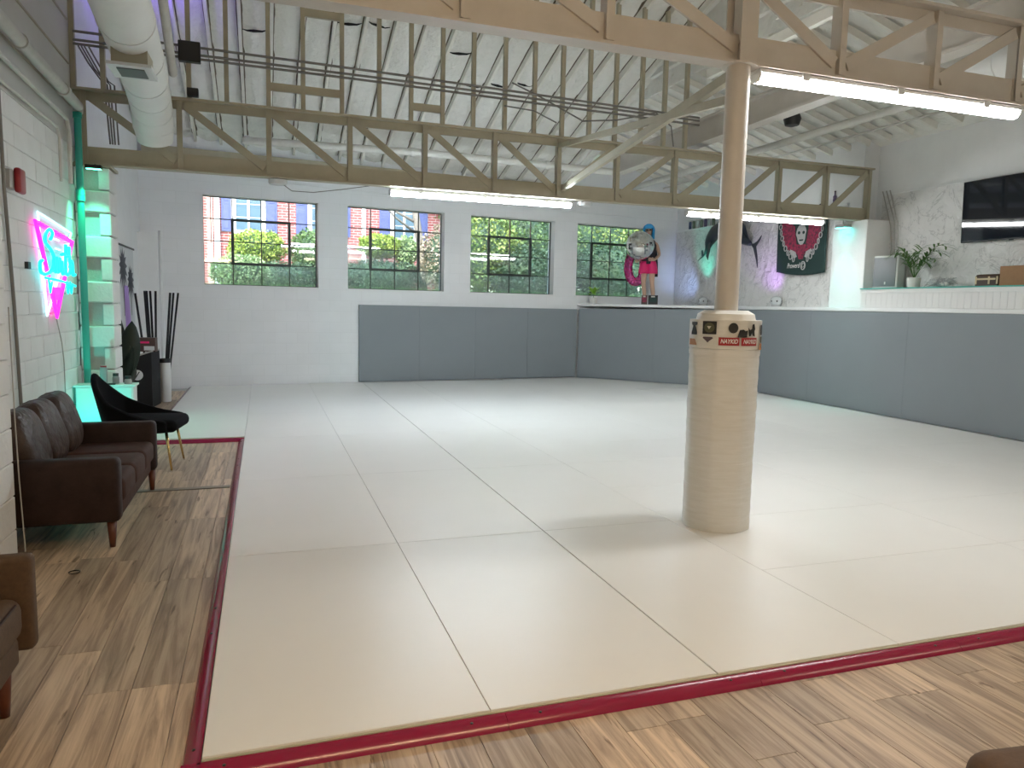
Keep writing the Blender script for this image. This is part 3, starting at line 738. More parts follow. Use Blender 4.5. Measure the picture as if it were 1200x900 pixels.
def pipe(label, pts, r, m='pipe_white', n=10, cat='pipe', joints=()):
    e = thing('pipe', label, cat); MB().tube(pts, r, n).build('pipe_run', m, e, 'auto')
    for (i, s) in joints:
        a, c = Vector(pts[i]), Vector(pts[i+1]); p = a.lerp(c, s); d = (c-a).normalized(); MB().tube([p-d*.03, p+d*.03], r*1.25, n).build('coupling', m, e, 'auto')
    return e
pipe('teal painted vertical pipe beside the green pilaster', [(-1.86, 9.2, .35), (-1.86, 9.2, 3.52)], .036, 'teal_paint', 14, joints=((0, .72), (0, .74), (0, .995)))
pipe('thick pale pipe running along the top of the left wall', [(-1.84, 4.6, 3.62), (-1.84, 6.7, 3.63), (-1.85, 9.2, 3.60), (-1.86, 9.22, 3.53)], .052, 'pipe_white', 14, joints=((1, .2), (1, .75)))
pipe('thin pale conduit below the thick pipe on the left wall', [(-1.90, 5.2, 3.43), (-1.90, 8.9, 3.40), (-1.90, 8.98, 3.3), (-1.90, 8.98, 2.75)], .022, 'pipe_white', 8)
pipe('thin pale conduit above the neon sign wall', [(-1.91, 5.4, 3.22), (-1.91, 8.55, 3.24), (-1.91, 8.62, 3.15), (-1.91, 8.62, 2.72)], .014, 'pipe_white', 8)
pipe('grey vertical cable conduit left of the neon sign', [(-1.925, 6.87, 3.3), (-1.925, 6.9, 2.4), (-1.93, 7.02, 1.5), (-1.925, 7.06, .6)], .014, 'cable', 8)
pipe('thin grey cable beside the near pilaster', [(-1.36, 4.93, .05), (-1.37, 4.915, .5), (-1.375, 4.91, .9), (-1.38, 4.915, 1.5)], .004, 'pipe_grey', 6)
for i, (z0, z1) in enumerate(((4.40, 4.33), (4.31, 4.29), (4.27, 4.23))):
    pipe('%s dark conduit strung across the studs of the far truss' % ('upper', 'middle', 'lower')[i], [(-1.9, 9.33, z0+.01), (1.4, 9.33, lerp(z0, z1, .45)), (5.9, 9.33, z1-.05)], .014, 'cable', 6, 'conduit')
jb = tag(MB().bb((-.86, 9.27, 4.22), (-.63, 9.36, 4.44)).build('junction_box', 'black', None, False, .008, 1), 'black electrical box on the studs right of the duct', 'box')
jb = tag(MB().bb((-.78, 9.28, 3.85), (-.66, 9.36, 3.94)).build('junction_box', 'black', None, False, .006, 1), 'small black electrical box on the far truss top chord', 'box')
pipe('white pipe running across behind the far truss', [(-.25, 12, 3.95), (2.6, 12, 4.0), (6.0, 12, 3.96)], .058, 'pipe_white', 12, joints=((0, .02), (0, .9), (1, .6)))
pipe('white pipe along the right roof slope', [(7.5, 3.0, 4.10), (7.5, 14.6, 4.13)], .055, 'pipe_white', 12)
pipe('thin sprinkler pipe under the right roof edge', [(8.4, 3.0, 4.20), (8.4, 14.6, 4.22)], .018, 'pipe_white', 8)
pipe('pale tube light stub by the duct', [(-.76, 6.2, 4.62), (-.90, 9.1, 4.02)], .045, 'pipe_white', 12)
for i, dx in enumerate((0, .05, .10, .17)):
    pipe(('first', 'second', 'third', 'fourth')[i]+' grey wire bundle dropping in the corner left of the duct', [(-1.85+dx*.6, 9.32, 4.26), (-1.80+dx*1.1, 9.55, 4.15-dx), (-1.66+dx*.6, 9.6, 3.95), (-1.62+dx*.5, 9.6, 3.3)], .009, 'cable', 6, 'wire')
pipe('loose black cable looping through the studs', [(3.1, 9.36, 4.45), (3.5, 9.33, 4.30), (4.1, 9.33, 4.06), (4.6, 9.33, 4.12), (5.2, 9.33, 4.28), (5.45, 9.33, 4.12), (5.5, 9.33, 3.85)], .010, 'cable', 6, 'cable')
pipe('second loose cable hanging in the studs', [(3.0, 9.36, 4.15), (3.4, 9.33, 4.12), (3.72, 9.33, 4.0), (3.62, 9.33, 3.84)], .009, 'cable', 6, 'cable')
pipe('thin cable drooping from the sensor over the first window', [(.25, 9.47, 2.97), (.35, 9.47, 2.90), (.6, 9.47, 2.90), (.95, 9.47, 2.96), (1.3, 9.47, 3.03)], .005, 'cable', 5, 'cable')
for i, (yy, zz) in enumerate(((9.12, .0), (9.05, .06), (8.98, .03))):
    pipe(('left', 'middle', 'right')[i]+' pale cable hanging down the wall behind the speaker', [(9.33, yy+.25, 3.5), (9.33, yy+.05, 2.95+zz), (9.33, yy, 2.6), (9.33, yy+.04, 2.0)], .010, 'pipe_grey', 6, 'cable')
pipe('cable clipped to the back of the neon sign wall', [(-1.925, 8.25, 1.4), (-1.925, 8.45, 1.1), (-1.925, 8.5, .9), (-1.925, 8.5, .3)], .006, 'pipe_grey', 6, 'cable')
lamp_d = thing('flood_light', 'dark round spotlight hanging below the right roof', 'light', None, (6.70, 8.35, 4.12))
MB().lathe([(.02, -.10), (.09, -.08), (.115, 0), (.09, .07), (.03, .09)], n=16).build('lamp_head', 'black', lamp_d, 'auto'); MB().tube([(0, 0, .08), (.05, 0, .3), (.05, 0, .6)], .012, 6).build('stem', 'pipe_white', lamp_d)

# red alarm
al = thing('fire_alarm', 'red fire alarm horn on the left wall', 'alarm', None, (XL, 7.1, 2.5))
MB().bb((.0, -.13, -.075), (.05, .07, .075)).build('back_box', 'pipe_grey', al, True, .008, 2)
MB().bb((.05, -.05, -.10), (.10, .11, .10)).build('horn', 'alarm_red', al, True, .02, 3)

# ------------------------------------------------------------------ neon sign
emis('neon_pink', (1, .02, .55), .85); emis('neon_cyan', (.01, .85, .85), .75); emis('neon_white', (.50, .95, 1), .9)
mat('neon_board', (.55, .58, .60), .2)
ne = thing('neon_sign', 'pink and cyan neon sign with script lettering over a triangle', 'neon sign')
X = XL+.045
def ntube(name, pts, m, r=.012, closed=False, x=X): MB().tube([(x, p[0], p[1]) for p in pts], r, 8, closed).build(name, m, ne, True)
def densify(pts, n=6, closed=False):
    P = [Vector((p[0], p[1])) for p in pts]; out = []; m = len(P)
    rng = range(m if closed else m-1)
    for i in rng:
        p0 = P[i-1] if (i > 0 or closed) else P[i]; p1 = P[i]; p2 = P[(i+1) % m]; p3 = P[(i+2) % m] if (i+2 < m or closed) else p2
        for k in range(n):
            t = k/n; out.append(.5*((2*p1)+(p2-p0)*t+(2*p0-5*p1+4*p2-p3)*t*t+(3*p1-p0-3*p2+p3)*t**3))
    if not closed: out.append(P[-1])
    return [(v.x, v.y) for v in out]
tri = [(7.62, 2.235), (8.98, 2.15), (8.22, 1.36)]
def subdiv(t, n=8): return [(lerp(t[i][0], t[(i+1) % 3][0], k/n), lerp(t[i][1], t[(i+1) % 3][1], k/n)) for i in range(3) for k in range(n)]
ntube('pink_triangle', subdiv(tri), 'neon_pink', .014, True)
cx_, cz_ = 8.26, 1.93
ntube('pink_triangle_inner', subdiv([(lerp(p[0], cx_, .09), lerp(p[1], cz_, .09)) for p in tri]), 'neon_pink', .014, True)
ntube('white_triangle', subdiv([(7.80, 2.325), (9.02, 2.24), (7.96, 1.385)]), 'neon_white', .010, True, X-.02)
def script(pts, n=6): ntube('script_letter', densify(pts, n), 'neon_cyan', .016, x=X+.02)
script([(8.02, 2.10), (8.10, 2.16), (8.0, 2.19), (7.86, 2.13), (7.84, 2.06), (8.02, 2.0), (8.12, 1.93), (8.06, 1.83), (7.84, 1.77), (7.66, 1.78), (7.64, 1.86), (7.72, 1.89)])
script([(8.06, 1.80), (8.12, 1.92), (8.15, 1.80), (8.19, 1.92), (8.24, 1.92), (8.25, 1.80), (8.29, 1.92), (8.34, 1.92), (8.35, 1.80)])
script([(8.40, 1.92), (8.41, 1.80), (8.46, 1.79)]); script([(8.40, 1.98), (8.43, 1.98)])
script([(8.58, 2.09), (8.56, 1.95), (8.55, 1.80), (8.62, 1.79)]); script([(8.46, 1.99), (8.72, 1.97)])
script([(8.72, 2.08), (8.70, 1.80), (8.74, 1.92), (8.82, 1.92), (8.84, 1.80), (8.92, 1.80)])
ntube('underline', [(7.80, 1.735), (8.4, 1.715), (8.92, 1.68)], 'neon_cyan', .012, x=X+.02)
for y in (7.9, 8.56, 8.7): ntube('drip_stroke', [(y, 1.72), (y+.04, 1.60), (y+.10, 1.70)], 'neon_cyan', .010, x=X+.02)
MB().bb((X-.01, 8.10, 1.53), (X+.004, 8.42, 1.655)).build('pink_block', 'neon_pink', ne)
for (y, z) in ((8.25, 2.12), (8.28, 2.03)): ntube('white_dash', [(y, z), (y+.16, z-.004)], 'neon_white', .010)
MB().bb((XL, 7.7, 1.5), (XL+.012, 8.9, 2.2)).build('back_board', 'neon_board', ne) if False else None
MB().bb((XL, 7.42, 1.80), (XL+.03, 7.50, 1.86)).build('power_box', 'black', ne)
for (y, z) in ((7.75, 2.2), (8.8, 2.12), (8.2, 1.45)): MB().tube([(XL, y, z), (X, y, z)], .006, 6).build('standoff', 'chrome', ne)

# ------------------------------------------------------------------ sofa
so = thing('sofa', 'dark brown three seat sofa with plump cushions against the left wall', 'sofa')
SX0, SX1 = -1.70, -.86
rbox((SX0, 4.99, .17), (SX1, 5.12, .575), 'arm', 'sofa_leather', so, .035)
rbox((SX0, 6.46, .17), (SX1+.02, 6.59, .575), 'arm', 'sofa_leather', so, .035)
rbox((SX0+.05, 5.10, .16), (SX1-.02, 6.48, .28), 'base_rail', 'sofa_brown', so, .02)
rbox((SX0-.02, 5.0, .17), (SX0+.16, 6.58, .70), 'back_frame', 'sofa_leather', so, .05)
for k in range(3):
    y = 5.125+.447*k
    MB().bb((SX0+.14, y, .26), (SX1+.01, y+.44, .425)).build('seat_cushion', 'sofa_brown', so, True, .045, 4)
    rot = Matrix.Rotation(R(-16), 3, 'Y') @ Matrix.Rotation(R((-3, 2, 4)[k]), 3, 'X')
    MB().pillow((SX0+.235, y+.22, .625), (.23, .47, .46), .55, 28, 18, rot, .018).build('back_cushion', 'cushion_brown', so, True)
for (x, y) in ((SX1-.06, 5.06), (SX1-.02, 6.51), (SX0+.08, 5.06), (SX0+.08, 6.51)):
    MB().lathe([(.017, 0), (.022, .06), (.030, .175)], (x, y, 0), 14).build('leg', 'leg_wood', so, True)
MB().bb((SX0+.02, 4.985, .40), (SX0+.06, 4.992, .46)).build('care_tag', 'cabinet_white', so)

# near armchair
ac = thing('armchair', 'brown armchair at the lower left frame edge on the wood floor', 'armchair')
rbox((-1.62, 3.17, .19), (-.86, 3.25, .57), 'arm', 'tan_brown', ac, .025)
rbox((-1.62, 2.25, .19), (-.86, 2.38, .57), 'arm', 'tan_brown', ac, .035)
rbox((-1.60, 2.36, .16), (-.90, 3.14, .27), 'base_rail', 'tan_brown', ac, .02)
rbox((-1.55, 2.385, .26), (-.885, 3.165, .425), 'seat_cushion', 'tan_brown', ac, .05, 4)
pts = [(-.892, 2.42, .412), (-.892, 3.08, .412)]
MB().tube(pts, .006, 6).build('piping', 'sofa_leather', ac)
rbox((-1.70, 2.27, .19), (-1.52, 3.23, .82), 'backrest', 'tan_brown', ac, .06, 4)
for (x, y) in ((-.935, 3.05), (-.935, 2.42), (-1.55, 3.05), (-1.55, 2.42)):
    MB().lathe([(.018, 0), (.024, .08), (.031, .19)], (x, y, 0), 14).build('leg', 'leg_wood', ac, True)

# ottoman cut by the lower right corner
ot = thing('ottoman', 'brown upholstered seat cut off by the lower right frame corner', 'ottoman', None, (1.99, .90, 0), R(-7))
MB().bb((-.38, -.40, .14), (.36, .36, .485)).build('seat', 'tan_brown', ot, True, .07, 4)
MB().tube([(-.30, .345, .42), (.30, .345, .42)], .006, 6).build('piping', 'sofa_leather', ot)
for (x, y) in ((-.28, -.3), (.28, -.3), (-.28, .28), (.28, .28)): MB().lathe([(.02, 0), (.028, .16)], (x, y, 0), 12).build('leg', 'leg_wood', ot, True)

# black velvet chair with brass legs, facing the mats
ch = thing('lounge_chair', 'black velvet chair with thin brass legs beyond the sofa', 'chair', None, (-1.05, 7.48, 0), R(-8))
MB().bb((-.28, -.27, .355), (.33, .27, .475)).build('seat', 'velvet_black', ch, True, .055, 4)
# shell back sweeping down into the sides
mb = MB(); vs = []; n, m = 20, 10
for j in range(m+1):
    v = j/m
    for i in range(n+1):
        u = -1+2*i/n; top = .47+.42*(1-abs(u)**1.15)**1.25
        z = lerp(.36, top, v); a = u*R(98); r = .27+.035*v
        x = -.03-.27*math.cos(a)*(1+.20*v*(1-abs(u))) ; y = r*math.sin(a)
        if abs(a) > R(90): x += .10
        x += .18*max(0, abs(u)-.6)/.4
        vs.append((x-.02-.06*v*(1-u*u), y, z))
mb.add(vs, [(j*(n+1)+i, j*(n+1)+i+1, (j+1)*(n+1)+i+1, (j+1)*(n+1)+i) for j in range(m) for i in range(n)])
bk = mb.build('backrest', 'velvet_black', ch, True); sm = bk.modifiers.new('thickness', 'SOLIDIFY'); sm.thickness = .05; sm.offset = 0
ss = bk.modifiers.new('round', 'SUBSURF'); ss.levels = 1; ss.render_levels = 1
for (x, y) in ((.27, -.25), (.25, .25), (-.22, -.22), (-.22, .22)):
    lg = MB().tube([(x*.85, y*.85, .38), (x*1.05, y*1.05, .012)], [.014, .009], 10).build('leg', 'brass', ch, True)
    MB().lathe([(.011, 0), (.011, .014)], (x*1.05, y*1.05, 0), 10).build('foot', 'chrome', lg)

# white cabinet lit cyan
ca = thing('white_cabinet', 'low white cabinet washed in cyan light behind the sofa', 'cabinet')
MB().bb((-1.92, 8.90, .06), (-1.36, 9.14, .60)).build('body', 'cabinet_white', ca, False, .004, 1)
MB().bb((-1.94, 8.885, .60), (-1.34, 9.15, .62)).build('top', 'cabinet_white', ca)
dd = MB().bb((-1.905, 8.886, .20), (-1.375, 8.90, .595)).build('door', 'cabinet_white', ca, False, .003, 1)
MB().pillow((-1.64, 8.872, .50), (.034, .034, .034), 1).build('knob', 'black', dd, True)
dd = MB().bb((-1.905, 8.886, .07), (-1.375, 8.90, .19)).build('drawer', 'cabinet_white', ca, False, .003, 1)
MB().pillow((-1.64, 8.872, .13), (.03, .03, .03), 1).build('knob', 'black', dd, True)
def jar(name, label, cat, x, y, r, h, lidm, bm_='jar', lh=.03):
    e = thing(name, label, cat, None, (x, y, .62))
    MB().lathe([(r*.95, 0), (r, .01), (r, h-.02), (r*.8, h)], n=16).build('body', bm_, e, 'auto'); MB().lathe([(r*.85, h), (r*.85, h+lh)], n=16).build('lid', lidm, e, 'auto'); return e
jar('drink_can', 'tall grey can on the white cabinet', 'can', -1.66, 8.98, .038, .19, 'alarm_red', 'jar', .015)
jar('candle_jar', 'small lidded jar beside the tall can on the white cabinet', 'jar', -1.555, 9.05, .035, .085, 'black')
jar('candle_jar', 'squat lidded jar behind the chair on the white cabinet', 'jar', -1.43, 9.02, .04, .055, 'black')
o = tag(MB().bb((-1.64, 8.91, .621), (-1.54, 8.97, .637)).build('phone_case', 'black', None, False, .004, 1), 'flat black case lying at the cabinet front edge', 'case')
# small cyan LED puck standing on the floor by the wall
led = thing('led_puck', 'small cyan light on the floor between sofa and cabinet', 'light', None, (-1.80, 7.9, 0))
MB().lathe([(.05, 0), (.05, .05), (.04, .06)], n=16).build('housing', 'black', led, 'auto')
emis('led_cyan', (.0, .95, .80), 12); MB().lathe([(.038, .06), (.03, .066)], n=16).build('lens', 'led_cyan', led)
def lamp(name, typ, loc, energy, col, parent=None, target=None, size=.05, spot=60, blend=.6):
    l = bpy.data.lights.new(name, typ); l.energy = energy; l.color = col
    if typ == 'AREA': l.size = size
    else: l.shadow_soft_size = size
    if typ == 'SPOT': l.spot_size = R(spot); l.spot_blend = blend
    o = bpy.data.objects.new(name, l); COL.objects.link(o); o.location = loc
    if target: o.rotation_euler = (Vector(target)-Vector(loc)).to_track_quat('-Z', 'Y').to_euler()
    return o
lamp('led_puck_light', 'SPOT', (-1.80, 7.9, .09), 19, (0, .95, .76), None, (-1.72, 8.9, .32), .03, 70, .5)

# ------------------------------------------------------------------ far left corner: poster, plant, black stand, canes
po = thing('wall_poster', 'hanging poster of grey palm trees on purple', 'poster')
MB().bb((XL, 11.75, 1.0), (XL+.006, 13.1, 2.33)).build('sheet', 'poster_white', po)
MB().bb((XL, 11.72, 2.32), (XL+.02, 13.14, 2.345)).build('hanging_bar', 'black', po)
MB().add([(XL+.008, 12.2, 1.75), (XL+.008, 12.55, 1.75), (XL+.008, 12.75, 1.0), (XL+.008, 12.25, 1.0)], [(0, 1, 2, 3)]).build('purple_band', 'poster_purple', po)
for (yc, zc, s) in ((12.15, 2.0, 1), (12.78, 1.82, .85)):
    m = MB()
    for k in range(13):
        a = R(-60+k*25); L_ = .36*s*(1 if 0 < k < 12 else .8)
        m.add([(XL+.009, yc, zc), (XL+.009, yc+.5*L_*math.cos(a)-.05*math.sin(a), zc+.5*L_*math.sin(a)+.05*math.cos(a)), (XL+.009, yc+L_*math.cos(a), zc+L_*math.sin(a)-.05), (XL+.009, yc+.5*L_*math.cos(a)+.05*math.sin(a), zc+.5*L_*math.sin(a)-.05*math.cos(a))], [(0, 1, 2, 3)])
    m.add([(XL+.009, yc-.03, zc), (XL+.009, yc+.03, zc), (XL+.009, yc+.05, 1.3), (XL+.009, yc+.01, 1.3)], [(0, 1, 2, 3)])
    m.build('palm_print', 'poster_grey', po)

def leaf(mb, base, tip, w, bend=(0, 0, 0), n=8, side=None):
    base, tip, bend = Vector(base), Vector(tip), Vector(bend); d = (tip-base).normalized()
    s = Vector(side) if side else d.cross(Vector((0, 0, 1)))
    if s.length < .05: s = Vector((1, 0, 0))
    s.normalize(); vs = []
    for i in range(n+1):
        t = i/n; c = base.lerp(tip, t)+bend*math.sin(math.pi*t); ww = w*math.sin(math.pi*min(1, t*.96+.04))**.7
        up = s.cross(d)*ww*.18
        vs += [c-s*ww+up, c, c+s*ww+up]
    mb.add(vs, [(3*i+k, 3*i+k+1, 3*i+3+k+1, 3*i+3+k) for i in range(n) for k in (0, 1)])
pl = thing('rubber_plant', 'large dark leafed plant behind the green pilaster', 'plant', None, (-1.74, 10.45, 0))
MB().lathe([(.10, 0), (.13, .25), (.12, .25)], n=18).build('pot', 'black', pl, 'auto')
for i, (b_, t_, w_, s_) in enumerate((((0, 0, .55), (-.10, 0, 1.58), .11, (1, .2, 0)), ((.02, -.02, .45), (.16, -.05, 1.28), .135, (1, .1, 0)), ((-.02, 0, .45), (.06, -.02, 1.10), .12, (1, -.3, 0)), ((0, -.03, .4), (.17, -.1, .95), .09, (.8, -.5, 0)), ((0, -.04, .3), (-.16, -.2, .72), .08, (.5, .6, 0)), ((.02, 0, .35), (.2, -.16, .70), .07, (.3, .7, 0)))):
    m = MB(); leaf(m, b_, t_, w_, (.02, -.04, 0), 10, s_); o = m.build('leaf', 'dark_leaf', pl, True); sm = o.modifiers.new('thickness', 'SOLIDIFY'); sm.thickness = .004
    MB().tube([(0, 0, .24), b_], .008, 6).build('stem', 'green_leaf', pl)
sp = thing('floor_speaker', 'black slanted cabinet with a white round mark by the canes', 'speaker', None, (-1.74, 11.85, 0), R(-6))
MB().prism([(-.22, 0), (.24, 0), (.24, .80), (-.22, .64)], 'y', -.24, .24).build('body', 'black_matte', sp)
MB().prism([(-.22, .64), (.24, .80), (.24, .825), (-.22, .665)], 'y', -.25, .25).build('top_panel', 'pipe_grey', sp)
MB().tube([(.05, -.243, .47), (.05, -.252, .47)], .075, 20).build('round_mark', 'cabinet_white', sp, 'auto')
MB().bar((.02, -.255, .42), (.08, -.255, .52), .004, .012).build('mark_slash', 'black', sp)
MB().bb((-.20, -.252, .03), (-.18, -.24, .60)).build('edge_rail', 'pipe_grey', sp)
bx = thing('merch_box', 'small dark box with pink lettering on the black cabinet', 'box', None, (-1.60, 11.85, .80), R(-6))
MB().bb((-.13, -.14, 0), (.13, .0, .20)).build('carton', 'lumber', bx)
MB().bb((-.02, -.146, .02), (.12, -.14, .08)).build('label_panel', 'poster_white', bx)
MB().bb((-.09, -.146, .12), (.05, -.14, .15)).build('pink_line', 'hot_pink', bx)
rl = thing('tape_roll', 'white roll lying on the slanted black cabinet', 'roll', None, (-1.80, 11.66, .755))
MB().tube([(0, -.06, 0), (0, .06, 0)], .062, 20).build('roll', 'cabinet_white', rl, 'auto'); MB().tube([(0, -.063, 0), (0, -.05, 0)], .028, 14).build('core', 'pipe_grey', rl, 'auto')
kk = 0
names = ['leftmost', 'second', 'third', 'fourth', 'fifth']
for i, (bx_, tx, ty) in enumerate(((-1.62, -1.80, 11.9), (-1.60, -1.68, 11.95), (-1.58, -1.66, 12.0), (-1.56, -1.61, 12.0), (-1.555, -1.53, 11.95))):
    tag(MB().tube([(bx_, 12.2, .0), (tx, ty+.3, 1.68-.04*(i == 0))], .016, 10).build('cane', 'cane_black', None, True), names[i]+' black cane of the left bunch behind the black cabinet', 'cane', 'left cane bunch')
ub = thing('umbrella_stand', 'white cylinder stand holding three black canes', 'stand', None, (-1.43, 12.25, 0))
MB().lathe([(.075, 0), (.08, .01), (.08, .62), (.068, .62), (.068, .05)], n=22, cap=False).build('cylinder', 'cabinet_white', ub, 'auto'); MB().lathe([(.075, 0), (.075, .02)], n=22).build('bottom', 'cabinet_white', ub)
MB().lathe([(.083, .60), (.083, .66), (.07, .66)], n=22, cap=False).build('rim', 'black', ub, 'auto')
for i, (tx, r_) in enumerate(((-1.33, .017), (-1.29, .015), (-1.23, .014))):
    tag(MB().tube([(-1.455+.018*i, 12.25, .03), (tx, 12.26+.05*i, 1.66)], r_, 10).build('cane', 'cane_black', None, True), ('left', 'middle', 'right')[i]+' black cane standing in the white cylinder', 'cane', 'canes in the cylinder')

# ------------------------------------------------------------------ right wall display
tv = thing('television', 'large wall mounted television on the stone wall', 'television', None, (XN-.13, 7.12, 2.995), 0)
tv.rotation_euler = (0, R(-2.0), 0)
MB().bb((-.02, -.74, -.415), (.03, .74, .415)).build('casing', 'black', tv, False, .006, 1)
MB().bb((-.0225, -.728, -.40), (-.019, .728, .405)).build('screen', 'screen', tv)
MB().bb((.03, -.2, -.2), (.072, .2, .2)).build('wall_mount', 'black', tv)
MB().bb((-.022, -.03, -.428), (-.012, .03, -.414)).build('sensor', 'black', tv)
spk = thing('speaker', 'grey loudspeaker standing at the left end of the counter', 'speaker', None, (9.12, 8.93, 1.962), R(12))
MB().bb((-.09, -.20, 0), (.10, .20, .50)).build('cabinet', 'speaker_white', spk, True, .02, 3)
MB().bb((-.10, -.17, .03), (-.088, .19, .47)).build('front_grille', 'speaker_grey', spk, True, .004, 1)
MB().bb((-.104, -.02, .06), (-.099, .0, .10)).build('badge', 'cabinet_white', spk)
pp = thing('potted_palm', 'small potted palm on the counter beside the speaker', 'plant', None, (9.08, 8.42, 1.962))
MB().lathe([(.075, 0), (.085, .01), (.095, .15), (.08, .15), (.078, .13)], n=20).build('pot', 'pot_white', pp, 'auto')
rp = random.Random(11)
for i in range(11):
    a = 2*math.pi*i/11+.3; L_ = rp.uniform(.30, .46); h_ = rp.uniform(.25, .45)
    ex = (math.cos(a)*L_*.30, math.sin(a)*L_*1.05, .13+h_)
    m = MB(); pts = []
    for k in range(9):
        t = k/8; pts.append(Vector((ex[0]*t, ex[1]*t, .13+h_*math.sin(t*1.9)/math.sin(1.9)*1.0)))
    m.tube(pts, .004, 5)
    for k in range(2, 9):
        p = pts[k]; d = (pts[k]-pts[k-1]).normalized(); s = d.cross(Vector((0, 0, 1))).normalized()
        for sg in (-1, 1): leaf(m, p, p+(d*.55+s*sg*.6).normalized()*.17+Vector((0, 0, -.03)), .014, (0, 0, .012), 4)
    m.build('frond', 'green_leaf', pp, True)
dw = thing('driftwood', 'pale gnarled branch clump on the counter under the television', 'decoration', None, (9.12, 7.96, 1.962))
m = MB(); rd = random.Random(4)
for i in range(60):
    a = rd.uniform(0, 6.28); L_ = rd.uniform(.08, .3); m.tube([(0, 0, .01), (math.cos(a)*.03, math.sin(a)*L_*.5, rd.uniform(.05, .13)), (math.cos(a)*.05, math.sin(a)*L_, rd.uniform(.012, .14))], [.012, .01, .005], 6)
m.build('branches', 'can_silver', dw, True)
MB().pillow((0, -.03, .05), (.09, .15, .07), .8, 16, 10, None, .12).build('root_ball', 'pot_white', dw, True)
m = MB()
for a, z in ((.1, .12), (.16, .1), (.21, .07)): m.tube([(0, .32, .01), (0, .2, z), (0, .05, z+.03), (0, -.1, .03)], .004, 5)
m.build('wire_loops', 'pipe_grey', dw)
cs = thing('wooden_chest', 'small dark wooden chest with brass corners on the counter', 'chest', None, (9.12, 7.24, 1.962))
MB().bb((-.08, -.16, 0), (.08, .16, .10)).build('body', 'chest_wood', cs, False, .005, 1)
MB().prism([(-.08, .102), (.08, .102), (.08, .13), (.05, .155), (0, .163), (-.05, .155), (-.08, .13)], 'y', -.16, .16).build('lid', 'chest_wood', cs)
for y in (-.155, -.04, .145): MB().bb((-.084, y-.012, .03), (-.079, y+.012, .13)).build('strap', 'chest_strap', cs)
MB().bb((-.085, -.13, .085), (-.08, .13, .108)).build('hasp_band', 'chest_strap', cs)
cb = thing('cardboard_box', 'brown cardboard box on the counter at the right frame edge', 'box', None, (9.12, 6.88, 1.962))
MB().bb((-.09, -.17, 0), (.09, .17, .255)).build('carton', 'cardboard', cb, False, .003, 1); MB().bb((-.091, -.02, .253), (.091, .02, .2562)).build('tape', 'chest_strap', cb)

# banner
fg = thing('banner', 'dark green banner with a red winged skull and chain on the stone wall', 'banner')
mb = MB(); n, m_ = 24, 16; vs = []
FX = XR-.095
def fpt(u, v, dx=0):   # u 0..1 left->right (far->near), v 0 bottom..1 top
    y = lerp(11.42, 10.16, u)+.02*(v-.5); z = lerp(2.30-.05*math.sin(math.pi*u)-.05*u, 3.30, v)
    return (FX-.025*math.sin(u*7+v)*(1-v)-dx, y, z)
for j in range(m_+1):
    for i in range(n+1): vs.append(fpt(i/n, j/m_))
mb.add(vs, [(j*(n+1)+i, j*(n+1)+i+1, (j+1)*(n+1)+i+1, (j+1)*(n+1)+i) for j in range(m_) for i in range(n)])
o = mb.build('cloth', 'flag_cloth', fg, True); sm = o.modifiers.new('thickness', 'SOLIDIFY'); sm.thickness = .004; sm.offset = 1
def fprint(name, poly, m, dx=.008): MB().add([fpt(u, v, dx) for u, v in poly], [tuple(range(len(poly)))]).build(name, m, fg)
for s in (-1, 1):
    wing = [(.5+s*.02, .30), (.5+s*.10, .36), (.5+s*.26, .42), (.5+s*.36, .55), (.5+s*.40, .75), (.5+s*.42, .98), (.5+s*.25, .88), (.5+s*.14, .80), (.5+s*.10, .55)]
    fprint('wing_print', wing if s > 0 else wing[::-1], 'flag_red')
    fprint('paw_print', [(.5+s*.07, .30), (.5+s*.10, .38), (.5+s*.20, .42), (.5+s*.22, .38), (.5+s*.16, .33), (.5+s*.12, .27)], 'flag_grey', .011)
    for k in range(9):
        t = k/8; cu_, cv = .5+s*(.13+.31*math.sin(t*1.55)), .26+.66*t**1.35
        ring = [(cu_+.030*math.cos(2*math.pi*q/12)*(1.0 if k % 2 else .6), cv+.045*math.sin(2*math.pi*q/12)) for q in range(12)]
        MB().tube([fpt(a, c, .012) for a, c in ring], .009, 5, True).build('chain_link', 'flag_grey', fg)
fprint('chest_print', [(.46, .26), (.54, .26), (.60, .50), (.40, .50)], 'flag_red', .009)
fprint('skull_print', [(.5+.105*math.cos(2*math.pi*q/20)*(1 if math.sin(2*math.pi*q/20) > 0 else .8), .66+.17*math.sin(2*math.pi*q/20)) for q in range(20)], 'flag_grey', .012)
for s in (-1, 1): fprint('eye_print', [(.5+s*.045+.026*math.cos(2*math.pi*q/10), .69+.026*math.sin(2*math.pi*q/10)) for q in range(10)], 'flag_cloth', .015)
fprint('mouth_print', [(.455, .58), (.545, .58), (.53, .555), (.47, .555)], 'flag_cloth', .015)
text_part('Prowerd', 'lettering', .13, 'white_print', fg, (FX-.055, 10.90, 2.39), (0, -1, 0), (0, 0, 1), .3, .001, .33)
MB().tube([(FX-.05, 10.655+.05*math.cos(2*math.pi*k/16), 2.385+.07*math.sin(2*math.pi*k/16)) for k in range(16)], .010, 5, True).build('ring_mark', 'flag_grey', fg)
text_part('D', 'lettering', .11, 'flag_grey', fg, (FX-.05, 10.655, 2.385), (0, -1, 0), (0, 0, 1), .2, .001)
MB().tube([(FX, 11.43, 3.31), (FX, 10.14, 3.31)], .012, 8).build('hanging_rod', 'black', fg)

